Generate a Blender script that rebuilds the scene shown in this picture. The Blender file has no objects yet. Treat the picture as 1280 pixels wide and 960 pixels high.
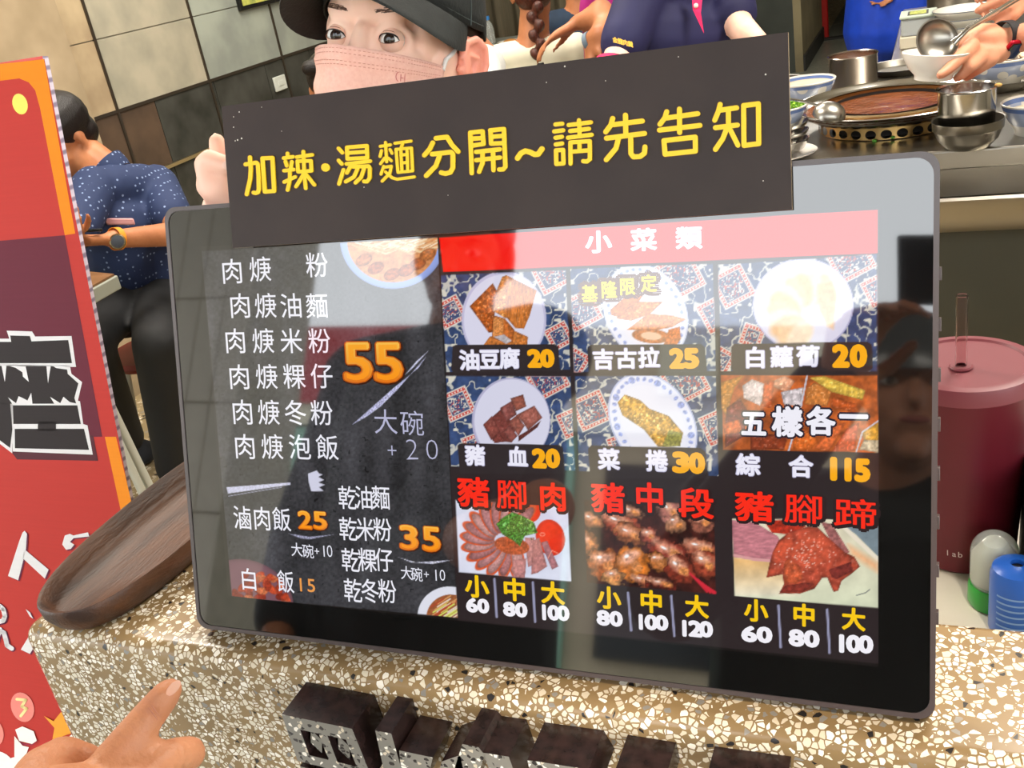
import bpy, bmesh, math, random
import numpy as np
from mathutils import Vector, Matrix
# ------------------------------------------------------------------ camera
S = bpy.context.scene
COL = S.collection
F = 1270.0
_d = np.array([510., 2770., 1270.]); _d /= np.linalg.norm(_d)
_X = np.array([2982., 3., -1270.]); _X -= _X.dot(_d) * _d; _X /= np.linalg.norm(_X)
_Z = -_d; _Y = np.cross(_Z, _X)
CM = np.array([_X, _Y, _Z])                    # camera (right, down, forward) -> world
CAM = np.array([0., 0., 1.45])
cd = bpy.data.cameras.new('camera'); cam = bpy.data.objects.new('camera', cd); COL.objects.link(cam)
cd.sensor_width = 36; cd.lens = 36 * F / 1280; cd.clip_start = 0.02
R, D, W = CM[:, 0], CM[:, 1], CM[:, 2]
cam.matrix_world = Matrix(((R[0], -D[0], -W[0], 0), (R[1], -D[1], -W[1], 0), (R[2], -D[2], -W[2], 1.45), (0, 0, 0, 1)))
S.camera = cam
# ------------------------------------------------------------------ world and light
w = bpy.data.worlds.new('overcast_sky'); S.world = w; w.use_nodes = True
bg = w.node_tree.nodes['Background']; bg.inputs[0].default_value = (.93, .97, 1, 1); bg.inputs[1].default_value = 6.5
vs = S.view_settings; vs.view_transform = 'Standard'; vs.look = 'None'; vs.gamma = 1; vs.exposure = 0.0; vs.use_curve_mapping = False
def spot(name, loc, to, power, col, ang, blend=.7, r=.05):
    l = bpy.data.lights.new(name, 'SPOT'); l.energy = power; l.color = col; l.spot_size = math.radians(ang); l.spot_blend = blend; l.shadow_soft_size = r
    o = bpy.data.objects.new(name, l); o.location = loc; o.rotation_euler = (Vector(to) - Vector(loc)).to_track_quat('-Z', 'Y').to_euler(); COL.objects.link(o)
def area(name, loc, size, power, col, rot=(0, 0, 0)):
    l = bpy.data.lights.new(name, 'AREA'); l.shape = 'RECTANGLE'; l.size, l.size_y = size; l.energy = power; l.color = col
    o = bpy.data.objects.new(name, l); o.location = loc; o.rotation_euler = rot; COL.objects.link(o); return o
area('ceiling_lamp', (-1.9, 1.7, 3.05), (1.2, .5), 70, (1, .93, .82))
area('ceiling_lamp', (-1.6, 3.6, 3.05), (1.4, .6), 75, (1, .93, .83))
area('ceiling_lamp', (.9, 2.2, 3.05), (1.2, .6), 110, (1, .93, .82))
area('ceiling_lamp', (-.6, 7.0, 3.05), (1.6, .8), 70, (1, .95, .87))
area('awning_lamp', (.55, -.15, 2.75), (.9, .25), 32, (1, .86, .68), (math.radians(-18), 0, 0))
spot('awning_spotlight', (.35, -.35, 2.6), (-.05, .43, .93), 110, (1, .84, .66), 19)
# ------------------------------------------------------------------ helpers
def nrm(v): v = np.asarray(v, float); return v / np.linalg.norm(v)
def ray(p): return CM @ np.array([(p[0] - 640) / F, (p[1] - 480) / F, 1.])
def at(x, y, d): return CAM + ray((x, y)) * d
def onpl(x, y, P0, n):
    r = ray((x, y)); return CAM + r * (np.dot(np.asarray(P0, float) - CAM, n) / np.dot(r, n))
def zat(x, y, z): return onpl(x, y, (0, 0, z), (0, 0, 1))
def yat(x, y, Y): return onpl(x, y, (0, Y, 0), (0, 1, 0))
def xat(x, y, X): return onpl(x, y, (X, 0, 0), (1, 0, 0))
def s2l(c): return tuple(((v / 12.92) if v <= .04045 else ((v + .055) / 1.055) ** 2.4) for v in c)
def hx(h): return s2l(tuple(int(h[i:i + 2], 16) / 255 for i in (0, 2, 4)))
MATS = {}
def mat(name, col, rough=.5, metal=0., noise=0., nscale=20., col2=None, bump=0., bscale=60., emit=0., spec=.5, sss=0., trans=0., ior=1.45, coat=0., stretch=None, det=3.):
    if name in MATS: return MATS[name]
    m = bpy.data.materials.new(name); m.use_nodes = True; nt = m.node_tree; b = nt.nodes['Principled BSDF']
    if isinstance(col, str): col = hx(col)
    if isinstance(col2, str): col2 = hx(col2)
    b.inputs['Base Color'].default_value = (*col, 1); b.inputs['Roughness'].default_value = rough
    b.inputs['Metallic'].default_value = metal; b.inputs['Specular IOR Level'].default_value = spec; b.inputs['IOR'].default_value = ior
    b.inputs['Coat Weight'].default_value = coat; b.inputs['Coat Roughness'].default_value = .08
    if sss: b.inputs['Subsurface Weight'].default_value = sss; b.inputs['Subsurface Radius'].default_value = (.012, .005, .003); b.inputs['Subsurface Scale'].default_value = 1
    if trans: b.inputs['Transmission Weight'].default_value = trans
    if emit: b.inputs['Emission Color'].default_value = (*col, 1); b.inputs['Emission Strength'].default_value = emit
    if col2 is not None or noise or bump:
        tc = nt.nodes.new('ShaderNodeTexCoord'); src = tc.outputs['Object']
        if stretch:
            mp = nt.nodes.new('ShaderNodeMapping'); mp.inputs['Scale'].default_value = stretch; nt.links.new(src, mp.inputs[0]); src = mp.outputs[0]
        if col2 is not None or noise:
            n = nt.nodes.new('ShaderNodeTexNoise'); n.inputs['Scale'].default_value = nscale; n.inputs['Detail'].default_value = det; nt.links.new(src, n.inputs[0])
            r = nt.nodes.new('ShaderNodeValToRGB'); nt.links.new(n.outputs[0], r.inputs[0])
            r.color_ramp.elements[0].position = .35; r.color_ramp.elements[1].position = .65
            c2 = col2 if col2 is not None else tuple(v * (1 - noise) for v in col)
            r.color_ramp.elements[0].color = (*c2, 1); r.color_ramp.elements[1].color = (*col, 1)
            nt.links.new(r.outputs[0], b.inputs['Base Color'])
        if bump:
            n2 = nt.nodes.new('ShaderNodeTexNoise'); n2.inputs['Scale'].default_value = bscale; n2.inputs['Detail'].default_value = 4; nt.links.new(src, n2.inputs[0])
            bp = nt.nodes.new('ShaderNodeBump'); bp.inputs['Strength'].default_value = bump; bp.inputs['Distance'].default_value = .003
            nt.links.new(n2.outputs[0], bp.inputs['Height']); nt.links.new(bp.outputs[0], b.inputs['Normal'])
    MATS[name] = m; return m
class MB:
    def __init__(s): s.v = []; s.f = []; s.m = []
    def add(s, vs, fs, mi=0):
        o = len(s.v); s.v += [tuple(map(float, v)) for v in vs]; s.f += [tuple(i + o for i in f) for f in fs]; s.m += [mi] * len(fs); return s
    def box(s, a, b, mi=0, bev=0):
        x0, y0, z0 = a; x1, y1, z1 = b
        vs = [(x0, y0, z0), (x1, y0, z0), (x1, y1, z0), (x0, y1, z0), (x0, y0, z1), (x1, y0, z1), (x1, y1, z1), (x0, y1, z1)]
        return s.add(vs, [(0, 3, 2, 1), (4, 5, 6, 7), (0, 1, 5, 4), (1, 2, 6, 5), (2, 3, 7, 6), (3, 0, 4, 7)], mi)
    def obox(s, c, u, v, w, mi=0):           # centre and three half-axis vectors
        c, u, v, w = map(np.asarray, (c, u, v, w))
        vs = [c + a * u + b * v + e * w for e in (-1, 1) for a, b in ((-1, -1), (1, -1), (1, 1), (-1, 1))]
        fs = [(0, 3, 2, 1), (4, 5, 6, 7), (0, 1, 5, 4), (1, 2, 6, 5), (2, 3, 7, 6), (3, 0, 4, 7)]
        if np.dot(np.cross(u, v), w) < 0: fs = [f[::-1] for f in fs]
        return s.add(vs, fs, mi)
    def lathe(s, prof, c=(0, 0, 0), n=40, ax=None, mi=0, arc=None):    # prof: (r, z)
        M = np.eye(3) if ax is None else frame(ax); c = np.asarray(c, float)
        a0, a1 = arc or (0, 2 * math.pi); full = arc is None; m = n if full else n + 1; vs = []; fs = []
        for r, z in prof:
            for k in range(m):
                t = a0 + (a1 - a0) * k / n; vs.append(c + M @ np.array([r * math.cos(t), r * math.sin(t), z]))
        for i in range(len(prof) - 1):
            for k in range(n if full else n):
                k2 = (k + 1) % m; fs.append((i * m + k, i * m + k2, (i + 1) * m + k2, (i + 1) * m + k))
        return s.add(vs, fs, mi)
    def tube(s, pts, rad, n=10, mi=0, cap=True, flat=None):
        pts = [np.asarray(p, float) for p in pts]; m = len(pts)
        if not hasattr(rad, '__len__'): rad = [rad] * m
        T = [nrm(pts[min(i + 1, m - 1)] - pts[max(i - 1, 0)]) for i in range(m)]
        a = np.array([0, 0, 1.]) if abs(T[0][2]) < .9 else np.array([1., 0, 0]); U = nrm(np.cross(T[0], a)); vs = []
        for i in range(m):
            U = nrm(U - U.dot(T[i]) * T[i]); V = np.cross(T[i], U)
            for k in range(n):
                t = 2 * math.pi * k / n; vs.append(pts[i] + rad[i] * (math.cos(t) * U + math.sin(t) * V))
        fs = [(i * n + k, i * n + (k + 1) % n, (i + 1) * n + (k + 1) % n, (i + 1) * n + k) for i in range(m - 1) for k in range(n)]
        if cap: fs += [tuple(range(n))[::-1], tuple((m - 1) * n + k for k in range(n))]
        return s.add(vs, fs, mi)
    def ell(s, c, r, M=None, n=20, mi=0):
        M = np.eye(3) if M is None else M; c = np.asarray(c, float); h = n // 2; vs = [c + M @ np.array([0, 0, r[2]])]
        for i in range(1, h):
            ph = math.pi * i / h
            for k in range(n):
                t = 2 * math.pi * k / n; vs.append(c + M @ np.array([r[0] * math.sin(ph) * math.cos(t), r[1] * math.sin(ph) * math.sin(t), r[2] * math.cos(ph)]))
        vs.append(c - M @ np.array([0, 0, r[2]])); L = len(vs) - 1
        fs = [(0, 1 + k, 1 + (k + 1) % n) for k in range(n)]
        for i in range(h - 2):
            for k in range(n): fs.append((1 + i * n + k, 1 + (i + 1) * n + k, 1 + (i + 1) * n + (k + 1) % n, 1 + i * n + (k + 1) % n))
        fs += [(L, 1 + (h - 2) * n + (k + 1) % n, 1 + (h - 2) * n + k) for k in range(n)]
        return s.add(vs, fs, mi)
    def cap(s, p0, r0, p1, r1, n=14):        # tapered capsule
        p0 = np.asarray(p0, float); p1 = np.asarray(p1, float); d = p1 - p0; L = np.linalg.norm(d)
        t = d / L if L > 1e-6 else np.array([0, 0, 1.]); pts = []; rd = []
        for a in (-88, -60, -30): pts.append(p0 + t * r0 * math.sin(math.radians(a))); rd.append(r0 * math.cos(math.radians(a)))
        pts.append(p0); rd.append(r0); pts.append(p1); rd.append(r1)
        for a in (30, 60, 88): pts.append(p1 + t * r1 * math.sin(math.radians(a))); rd.append(r1 * math.cos(math.radians(a)))
        return s.tube(pts, rd, n)
    def prism(s, poly, o, u, v, w, mi=0, mside=None):    # 2-D polygon extruded from o in frame u, v by vector w (front face at o + w)
        o, u, v, w = (np.asarray(a, float) for a in (o, u, v, w)); n = len(poly)
        A = [o + x * u + y * v for x, y in poly]; B = [a + w for a in A]
        ar = sum(poly[i][0] * poly[(i + 1) % n][1] - poly[(i + 1) % n][0] * poly[i][1] for i in range(n))
        flip = (ar * np.dot(np.cross(u, v), w)) < 0; fr = tuple(range(n, 2 * n)); bk = tuple(range(n))[::-1]
        sd = [(i, (i + 1) % n, n + (i + 1) % n, n + i) for i in range(n)]
        fs = [fr, bk] + sd
        if flip: fs = [f[::-1] for f in fs]
        s.add(A + B, fs[:2], mi); o2 = len(s.v) - 2 * n
        s.f += [tuple(i + o2 for i in f) for f in fs[2:]]; s.m += [mi if mside is None else mside] * n; return s
    def build(s, name, m=None, parent=None, smooth=40, bevel=0, loc=None):
        me = bpy.data.meshes.new(name); me.from_pydata(s.v, [], s.f); me.validate()
        for q in (m if isinstance(m, (list, tuple)) else [m]):
            if q: me.materials.append(q)
        if len(me.polygons) == len(s.m): me.polygons.foreach_set('material_index', s.m)
        if smooth: me.shade_smooth(); me.set_sharp_from_angle(angle=math.radians(smooth))
        ob = bpy.data.objects.new(name, me); COL.objects.link(ob)
        if bevel:
            b = ob.modifiers.new('bevel', 'BEVEL'); b.width = bevel; b.segments = 2; b.limit_method = 'ANGLE'; b.angle_limit = math.radians(35)
        if parent is not None: attach(ob, parent)
        if loc is not None: ob.location = loc
        return ob
def attach(ob, parent):
    ob.parent = parent
    ob.matrix_parent_inverse = parent_world(parent).inverted()
def parent_world(p):
    M = p.matrix_basis.copy()
    if p.parent: M = parent_world(p.parent) @ p.matrix_parent_inverse @ M
    return M
def frame(ax):
    z = nrm(ax); a = np.array([0, 0, 1.]) if abs(z[2]) < .95 else np.array([0, 1., 0]); x = nrm(np.cross(a, z)); return np.array([x, np.cross(z, x), z]).T
def rotm(x=0, y=0, z=0): return np.array(Matrix.Rotation(math.radians(z), 3, 'Z') @ Matrix.Rotation(math.radians(y), 3, 'Y') @ Matrix.Rotation(math.radians(x), 3, 'X'))
def tag(o, label=None, cat=None, group=None, kind=None):
    for k, v in (('label', label), ('category', cat), ('group', group), ('kind', kind)):
        if v: o[k] = v
    return o
def thing(name, label, cat, loc=(0, 0, 0), group=None):
    o = bpy.data.objects.new(name, None); o.empty_display_size = .05; COL.objects.link(o); o.location = tuple(map(float, loc)); return tag(o, label, cat, group)
def blob(name, elems, m, parent=None, voxel=.004, smooth=3, fac=.5):
    """one continuous surface grown from overlapping capsules ('c') and ellipsoids ('e')"""
    mb = MB()
    for e in elems:
        if e[0] == 'c': mb.cap(*e[1:5])
        else: mb.ell(e[1], e[2], e[3] if len(e) > 3 else None, n=18)
    me = bpy.data.meshes.new(name); me.from_pydata(mb.v, [], mb.f); ob = bpy.data.objects.new(name, me); COL.objects.link(ob)
    r = ob.modifiers.new('r', 'REMESH'); r.mode = 'VOXEL'; r.voxel_size = voxel
    if smooth: q = ob.modifiers.new('s', 'SMOOTH'); q.iterations = smooth; q.factor = fac
    dg = bpy.context.evaluated_depsgraph_get(); dg.update(); nm = bpy.data.meshes.new_from_object(ob.evaluated_get(dg))
    ob.modifiers.clear(); ob.data = nm; nm.name = name; nm.materials.clear(); nm.materials.append(m); nm.shade_smooth()
    if parent is not None: attach(ob, parent)
    return ob
GL = {}
def glyph(ch, off=0.0):
    k = (ch, off)
    if k not in GL:
        cu = bpy.data.curves.new('glyph', 'FONT'); cu.body = ch; cu.offset = off; cu.resolution_u = 3
        o = bpy.data.objects.new('glyph', cu); COL.objects.link(o); bpy.context.view_layer.update()
        me = bpy.data.meshes.new_from_object(o.evaluated_get(bpy.context.evaluated_depsgraph_get()))
        V = np.array([v.co[:2] for v in me.vertices]) if len(me.vertices) else np.zeros((0, 2)); P = [tuple(p.vertices) for p in me.polygons]
        bpy.data.objects.remove(o); bpy.data.curves.remove(cu); bpy.data.meshes.remove(me); GL[k] = (V, P)
    return GL[k]
def colmesh(name, V, P, C, m, parent):      # flat print: colours per vertex are the printed inks
    me = bpy.data.meshes.new(name); me.from_pydata([tuple(map(float, v)) for v in V], [], P)
    ca = me.color_attributes.new('ink', 'FLOAT_COLOR', 'POINT'); a = np.ones((len(V), 4), np.float32); a[:, :3] = C; ca.data.foreach_set('color', a.ravel())
    me.materials.append(m); ob = bpy.data.objects.new(name, me); COL.objects.link(ob); attach(ob, parent); return ob
class Flat:
    """flat coloured print on a plane; shapes given by photo pixels are carried onto the plane they lie in"""
    def __init__(s, P0, n, step=2e-5): s.P0 = np.asarray(P0, float); s.n = nrm(n); s.V = []; s.P = []; s.C = []; s.k = 0; s.step = step
    def pt(s, x, y, k=None): return onpl(x, y, s.P0 + s.n * s.step * (s.k if k is None else k), s.n)
    def layer(s, n=1): s.k += n
    def poly(s, pts, col):
        o = len(s.V); c = s2l(col) if not isinstance(col, str) else hx(col); Q = [s.pt(*p) for p in pts]
        nn = sum(np.cross(Q[i] - Q[0], Q[(i + 1) % len(Q)] - Q[0]) for i in range(1, len(Q)))
        if np.dot(nn, s.n) < 0: Q = Q[::-1]
        s.V += Q; s.P.append(tuple(range(o, len(s.V)))); s.C += [c] * len(pts)
    def stroke(s, pts, w, col, closed=False):
        pts = [np.array(p, float) for p in pts]
        if closed: pts = pts + [pts[0]]
        for i in range(len(pts) - 1):
            a, b = pts[i], pts[i + 1]; d = b - a; L = np.linalg.norm(d) or 1; t = math.atan2(d[1], d[0]); r = w / 2
            s.poly([(b[0] + r * math.cos(t + q), b[1] + r * math.sin(t + q)) for q in np.linspace(-math.pi / 2, math.pi / 2, 6)] + [(a[0] + r * math.cos(t + q), a[1] + r * math.sin(t + q)) for q in np.linspace(math.pi / 2, 1.5 * math.pi, 6)], col)
    def text(s, txt, p0, p1, w, h, col, off=0., u=None, v=None, col2=None, em=True, dx=0, dy=0, skew=0):
        n = len(txt)
        for i, ch in enumerate(txt):
            if ch == ' ': continue
            t = i / (n - 1) if n > 1 else 0; cx = p0[0] + (p1[0] - p0[0]) * t + dx; cy = p0[1] + (p1[1] - p0[1]) * t + dy
            bold = max(off, 0.); V, P = glyph(ch, min(off, 0.)); c0 = s.pt(cx, cy); U = np.asarray(u, float); Vv = np.asarray(v, float)
            pu = np.linalg.norm(s.pt(cx + w / 2, cy) - s.pt(cx - w / 2, cy)); pv = np.linalg.norm(s.pt(cx, cy - h / 2) - s.pt(cx, cy + h / 2))
            mn, mx = V.min(0), V.max(0)
            if em and ord(ch) > 0x2000: ctr = np.array([.5, .38]); sc = np.array([pu / .93, pv / .93])
            else: ctr = (mn + mx) / 2; b0 = glyph(ch, 0)[0]; bw = b0.max(0) - b0.min(0); sc = np.array([pu / bw[0], pv / bw[1]]) if ch not in '+1-' else np.array([pv / .70 * 1.0, pv / bw[1] if ch == '1' else pv / .7])
            a = hx(col) if isinstance(col, str) else s2l(col); b = a if col2 is None else (hx(col2) if isinstance(col2, str) else s2l(col2))
            nsh = 0 if bold < .002 else (6 if bold < .03 else 10)
            for si, (sx, sy) in enumerate([(0, 0)] + [(bold * math.cos(2 * math.pi * j / nsh), bold * math.sin(2 * math.pi * j / nsh)) for j in range(nsh)]):
                o = len(s.V)
                for q in V:
                    e = (q - ctr + (sx, sy)) * sc; s.V.append(c0 + s.n * (si * 1.5e-6) + (e[0] + skew * e[1]) * U + e[1] * Vv)
                    tt = (q[1] - mn[1]) / max(mx[1] - mn[1], 1e-6); s.C.append(tuple(b[j] + (a[j] - b[j]) * tt for j in range(3)))
                s.P += [tuple(j + o for j in p) for p in P]
    def build(s, name, m, parent): return colmesh(name, s.V, s.P, np.array(s.C), m, parent)
# ------------------------------------------------------------------ screen picture (what the display shows), painted dot by dot with numpy
rng = np.random.RandomState(7)
_lat = rng.rand(64, 64)
def vnoise(x, y):
    xi = np.floor(x).astype(int); yi = np.floor(y).astype(int); fx = x - xi; fy = y - yi; fx = fx * fx * (3 - 2 * fx); fy = fy * fy * (3 - 2 * fy)
    g = lambda a, b: _lat[a % 64, b % 64]
    return (g(xi, yi) * (1 - fx) + g(xi + 1, yi) * fx) * (1 - fy) + (g(xi, yi + 1) * (1 - fx) + g(xi + 1, yi + 1) * fx) * fy
def fbm(x, y, o=3): return sum(vnoise(x * 2 ** i + 7.3 * i, y * 2 ** i + 3.1 * i) / 2 ** i for i in range(o)) / sum(1 / 2 ** i for i in range(o))
def rgb(h): return np.array([int(h[i:i + 2], 16) / 255 for i in (0, 2, 4)])
class Paint:
    def __init__(s, P0, U, V, quad_px, step):
        n = np.cross(U, V); q = [onpl(x, y, P0, n) for x, y in quad_px]; uu = [np.dot(a - P0, U) for a in q]; vv = [np.dot(a - P0, V) for a in q]
        s.u0, s.u1, s.v0, s.v1 = min(uu), max(uu), min(vv), max(vv)
        s.nu = int((s.u1 - s.u0) / step) + 2; s.nv = int((s.v1 - s.v0) / step) + 2
        a, b = np.meshgrid(np.linspace(s.u0, s.u1, s.nu), np.linspace(s.v0, s.v1, s.nv)); s.Wd = P0 + a.reshape(-1, 1) * U + b.reshape(-1, 1) * V
        c = (s.Wd - CAM) @ CM; s.x = 640 + F * c[:, 0] / c[:, 2]; s.y = 480 + F * c[:, 1] / c[:, 2]; s.c = np.zeros((len(s.x), 3)) + rgb('15100f')
    def sel(s, x0, y0, x1, y1): return np.flatnonzero((s.x > x0) & (s.x < x1) & (s.y > y0) & (s.y < y1))
    def mix(s, i, a, col): s.c[i] = s.c[i] * (1 - a[:, None]) + col * a[:, None]
    def ell(s, cx, cy, rx, ry, ang, col, tex=0, sc=.3, soft=.8, clip=None, edge=0, warp=0):
        r = max(rx, ry) + 2; i = s.sel(cx - r, cy - r, cx + r, cy + r); x = s.x[i] - cx; y = s.y[i] - cy; c, q = math.cos(math.radians(ang)), math.sin(math.radians(ang))
        a = (x * c + y * q) / rx; b = (-x * q + y * c) / ry; d = (1 - np.sqrt(a * a + b * b)) * min(rx, ry)
        if warp: d = d + warp * (2.6 * fbm(s.x[i] * .16 + cx, s.y[i] * .16 + cy, 3) - 1.3)
        al = np.clip(d / soft + .5, 0, 1)
        if clip is not None: al = al * s.inside(i, clip)
        k = rgb(col)[None] * (1 + tex * (2 * fbm(s.x[i] * sc, s.y[i] * sc) - 1)[:, None]) * (1 - edge * np.exp(-np.clip(d, 0, 99) / 2.5))[:, None]
        s.mix(i, al, np.clip(k, 0, 1))
    def pd(s, i, pts):
        x, y = s.x[i], s.y[i]; ins = np.zeros(len(i), bool); dm = np.full(len(i), 1e9); n = len(pts)
        for k in range(n):
            x0, y0 = pts[k]; x1, y1 = pts[(k + 1) % n]; c = (y0 > y) != (y1 > y)
            with np.errstate(divide='ignore', invalid='ignore'): xc = (x1 - x0) * (y - y0) / ((y1 - y0) or 1e-9) + x0
            ins ^= c & (x < xc); dx, dy = x1 - x0, y1 - y0; t = np.clip(((x - x0) * dx + (y - y0) * dy) / (dx * dx + dy * dy + 1e-9), 0, 1); dm = np.minimum(dm, np.hypot(x - x0 - t * dx, y - y0 - t * dy))
        return np.where(ins, dm, -dm)
    def inside(s, i, pts): return np.clip(s.pd(i, pts) / .8 + .5, 0, 1)
    def poly(s, pts, col, tex=0, sc=.3, edge=0, clip=None, grad=None, soft=.8, stretch=(1, 1), hi=0):
        xs = [p[0] for p in pts]; ys = [p[1] for p in pts]; i = s.sel(min(xs) - 2, min(ys) - 2, max(xs) + 2, max(ys) + 2)
        if len(i) == 0: return
        d = s.pd(i, pts); al = np.clip(d / soft + .5, 0, 1)
        if clip is not None: al = al * s.inside(i, clip)
        n = fbm(s.x[i] * sc * stretch[0], s.y[i] * sc * stretch[1], 4); k = rgb(col)[None] * (1 + tex * (2.4 * n - 1.2))[:, None]
        if grad: t = ((s.y[i] - min(ys)) / (max(ys) - min(ys) + 1e-6))[:, None]; k = k * (1 - t) + rgb(grad)[None] * (1 + tex * (2.4 * n - 1.2))[:, None] * t
        if hi: h = np.clip((vnoise(s.x[i] * .45 + 9, s.y[i] * .45) - .72) * 5, 0, 1) * hi; k = k + h[:, None]
        s.mix(i, al, np.clip(k * (1 - edge * np.exp(-np.clip(d, 0, 99) / 2.0))[:, None], 0, 1))
    def line(s, pts, w, col, clip=None):
        for (x0, y0), (x1, y1) in zip(pts, pts[1:]):
            i = s.sel(min(x0, x1) - w, min(y0, y1) - w, max(x0, x1) + w, max(y0, y1) + w)
            if not len(i): continue
            dx, dy = x1 - x0, y1 - y0; t = np.clip(((s.x[i] - x0) * dx + (s.y[i] - y0) * dy) / (dx * dx + dy * dy + 1e-9), 0, 1); d = np.hypot(s.x[i] - x0 - t * dx, s.y[i] - y0 - t * dy); al = np.clip((w / 2 - d) / .8 + .5, 0, 1)
            if clip is not None: al = al * s.inside(i, clip)
            s.mix(i, al, rgb(col)[None])
    def cloth(s, Q, motifs, seed=0):
        xs = [p[0] for p in Q]; ys = [p[1] for p in Q]; i = s.sel(min(xs) - 1, min(ys) - 1, max(xs) + 1, max(ys) + 1); al = s.inside(i, Q); x, y = s.x[i], s.y[i]
        b = rgb('33466f')[None] * (.75 + .5 * fbm(x * .12 + seed, y * .12))[:, None]; s.mix(i, al, b)
        q = np.abs(vnoise(x * .075 + seed * 3.7, y * .075 + seed) - .5 + .25 * (vnoise(x * .2, y * .2 + seed) - .5)); q2 = vnoise(x * .16 + seed + 30, y * .16)
        s.mix(i, al * np.clip((.055 - q) * 40, 0, 1) * .92, rgb('cfccc0')[None]); s.mix(i, al * np.clip((q2 - .80) * 14, 0, 1), rgb('d9d4c6')[None])
        for mx, my, r, ang in motifs:
            j = s.sel(mx - 1.5 * r, my - 1.5 * r, mx + 1.5 * r, my + 1.5 * r); c, sn = math.cos(math.radians(ang)), math.sin(math.radians(ang)); X, Y = s.x[j] - mx, s.y[j] - my
            a, bb = X * c + Y * sn, -X * sn + Y * c; m = np.maximum(np.abs(a), np.abs(bb)); cl = s.inside(j, Q); t = np.where(np.abs(a) > np.abs(bb), bb, a)
            for lim, colr in ((r, 'e2ddd2'), (r - 1.6, 'c7433c'), (r - 5.2, 'e2ddd2'), (r - 6.4, '3c4c74')): s.mix(j, cl * np.clip((lim - m) + .5, 0, 1), rgb(colr)[None])
            s.mix(j, cl * ((m < r - 2.4) & (m > r - 4.6) & (np.sin(t * 1.5) > .2)) * .9, rgb('eee6dc')[None])
            k = vnoise(X * .33 + mx, Y * .33 + my); s.mix(j, cl * np.clip(r - 7 - m, 0, 1) * np.clip((.09 - np.abs(k - .5)) * 20, 0, 1), rgb('dcd6cb')[None]); s.mix(j, cl * np.clip(r - 7 - m, 0, 1) * np.clip((.07 - np.abs(k - .33)) * 20, 0, 1), rgb('c2453e')[None])
    def build(s, name, m, parent, off):
        nu, nv = s.nu, s.nv; k = np.arange(nu * nv).reshape(nv, nu); q = np.stack([k[:-1, :-1], k[:-1, 1:], k[1:, 1:], k[1:, :-1]], -1).reshape(-1, 4)
        me = bpy.data.meshes.new(name); me.vertices.add(nu * nv); me.vertices.foreach_set('co', (s.Wd + off).astype(np.float32).ravel()); me.loops.add(len(q) * 4); me.loops.foreach_set('vertex_index', q.ravel().astype(np.int32))
        me.polygons.add(len(q)); me.polygons.foreach_set('loop_start', np.arange(0, len(q) * 4, 4, dtype=np.int32)); me.update(calc_edges=True)
        ca = me.color_attributes.new('ink', 'FLOAT_COLOR', 'POINT'); c = np.clip(s.c, 0, 1); lin = np.where(c <= .04045, c / 12.92, ((c + .055) / 1.055) ** 2.4); a = np.ones((len(c), 4), np.float32); a[:, :3] = lin
        ca.data.foreach_set('color', a.ravel()); me.materials.append(m); ob = bpy.data.objects.new(name, me); COL.objects.link(ob); attach(ob, parent); return ob
def attr_mat(name, emit, rough, ior=1.45, spec=.5, base=True, grain=0):
    m = bpy.data.materials.new(name); m.use_nodes = True; nt = m.node_tree; b = nt.nodes['Principled BSDF']; at_ = nt.nodes.new('ShaderNodeAttribute'); at_.attribute_name = 'ink'
    b.inputs['Roughness'].default_value = rough; b.inputs['IOR'].default_value = ior; b.inputs['Specular IOR Level'].default_value = spec
    if base:
        if grain:
            tc = nt.nodes.new('ShaderNodeTexCoord'); n = nt.nodes.new('ShaderNodeTexNoise'); mp = nt.nodes.new('ShaderNodeMapping'); mp.inputs['Scale'].default_value = (6, 1, 220); nt.links.new(tc.outputs['Object'], mp.inputs[0]); nt.links.new(mp.outputs[0], n.inputs[0]); n.inputs['Scale'].default_value = 1.5
            mx = nt.nodes.new('ShaderNodeMix'); mx.data_type = 'RGBA'; mx.blend_type = 'MULTIPLY'; mx.inputs[0].default_value = 1; rr = nt.nodes.new('ShaderNodeMapRange'); rr.inputs[3].default_value = 1 - grain; rr.inputs[4].default_value = 1 + grain; nt.links.new(n.outputs[0], rr.inputs[0])
            nt.links.new(at_.outputs[0], mx.inputs[6]); nt.links.new(rr.outputs[0], mx.inputs[7]); nt.links.new(mx.outputs[2], b.inputs['Base Color'])
        else: nt.links.new(at_.outputs[0], b.inputs['Base Color'])
    else: b.inputs['Base Color'].default_value = (.004, .004, .004, 1)
    if emit: nt.links.new(at_.outputs[0], b.inputs['Emission Color']); b.inputs['Emission Strength'].default_value = emit
    return m
SN = nrm((0, -.945, .3269)); SV = nrm((0, .3269, .945)); SU = np.array([1., 0, 0]); SP = np.array([0, .4472, 1.0305])
SCREEN = attr_mat('lit_display_glass', .92, .035, ior=1.8, base=False)
GLASS = mat('black_bezel_glass', (.004, .004, .004), .035, ior=1.8)
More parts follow.
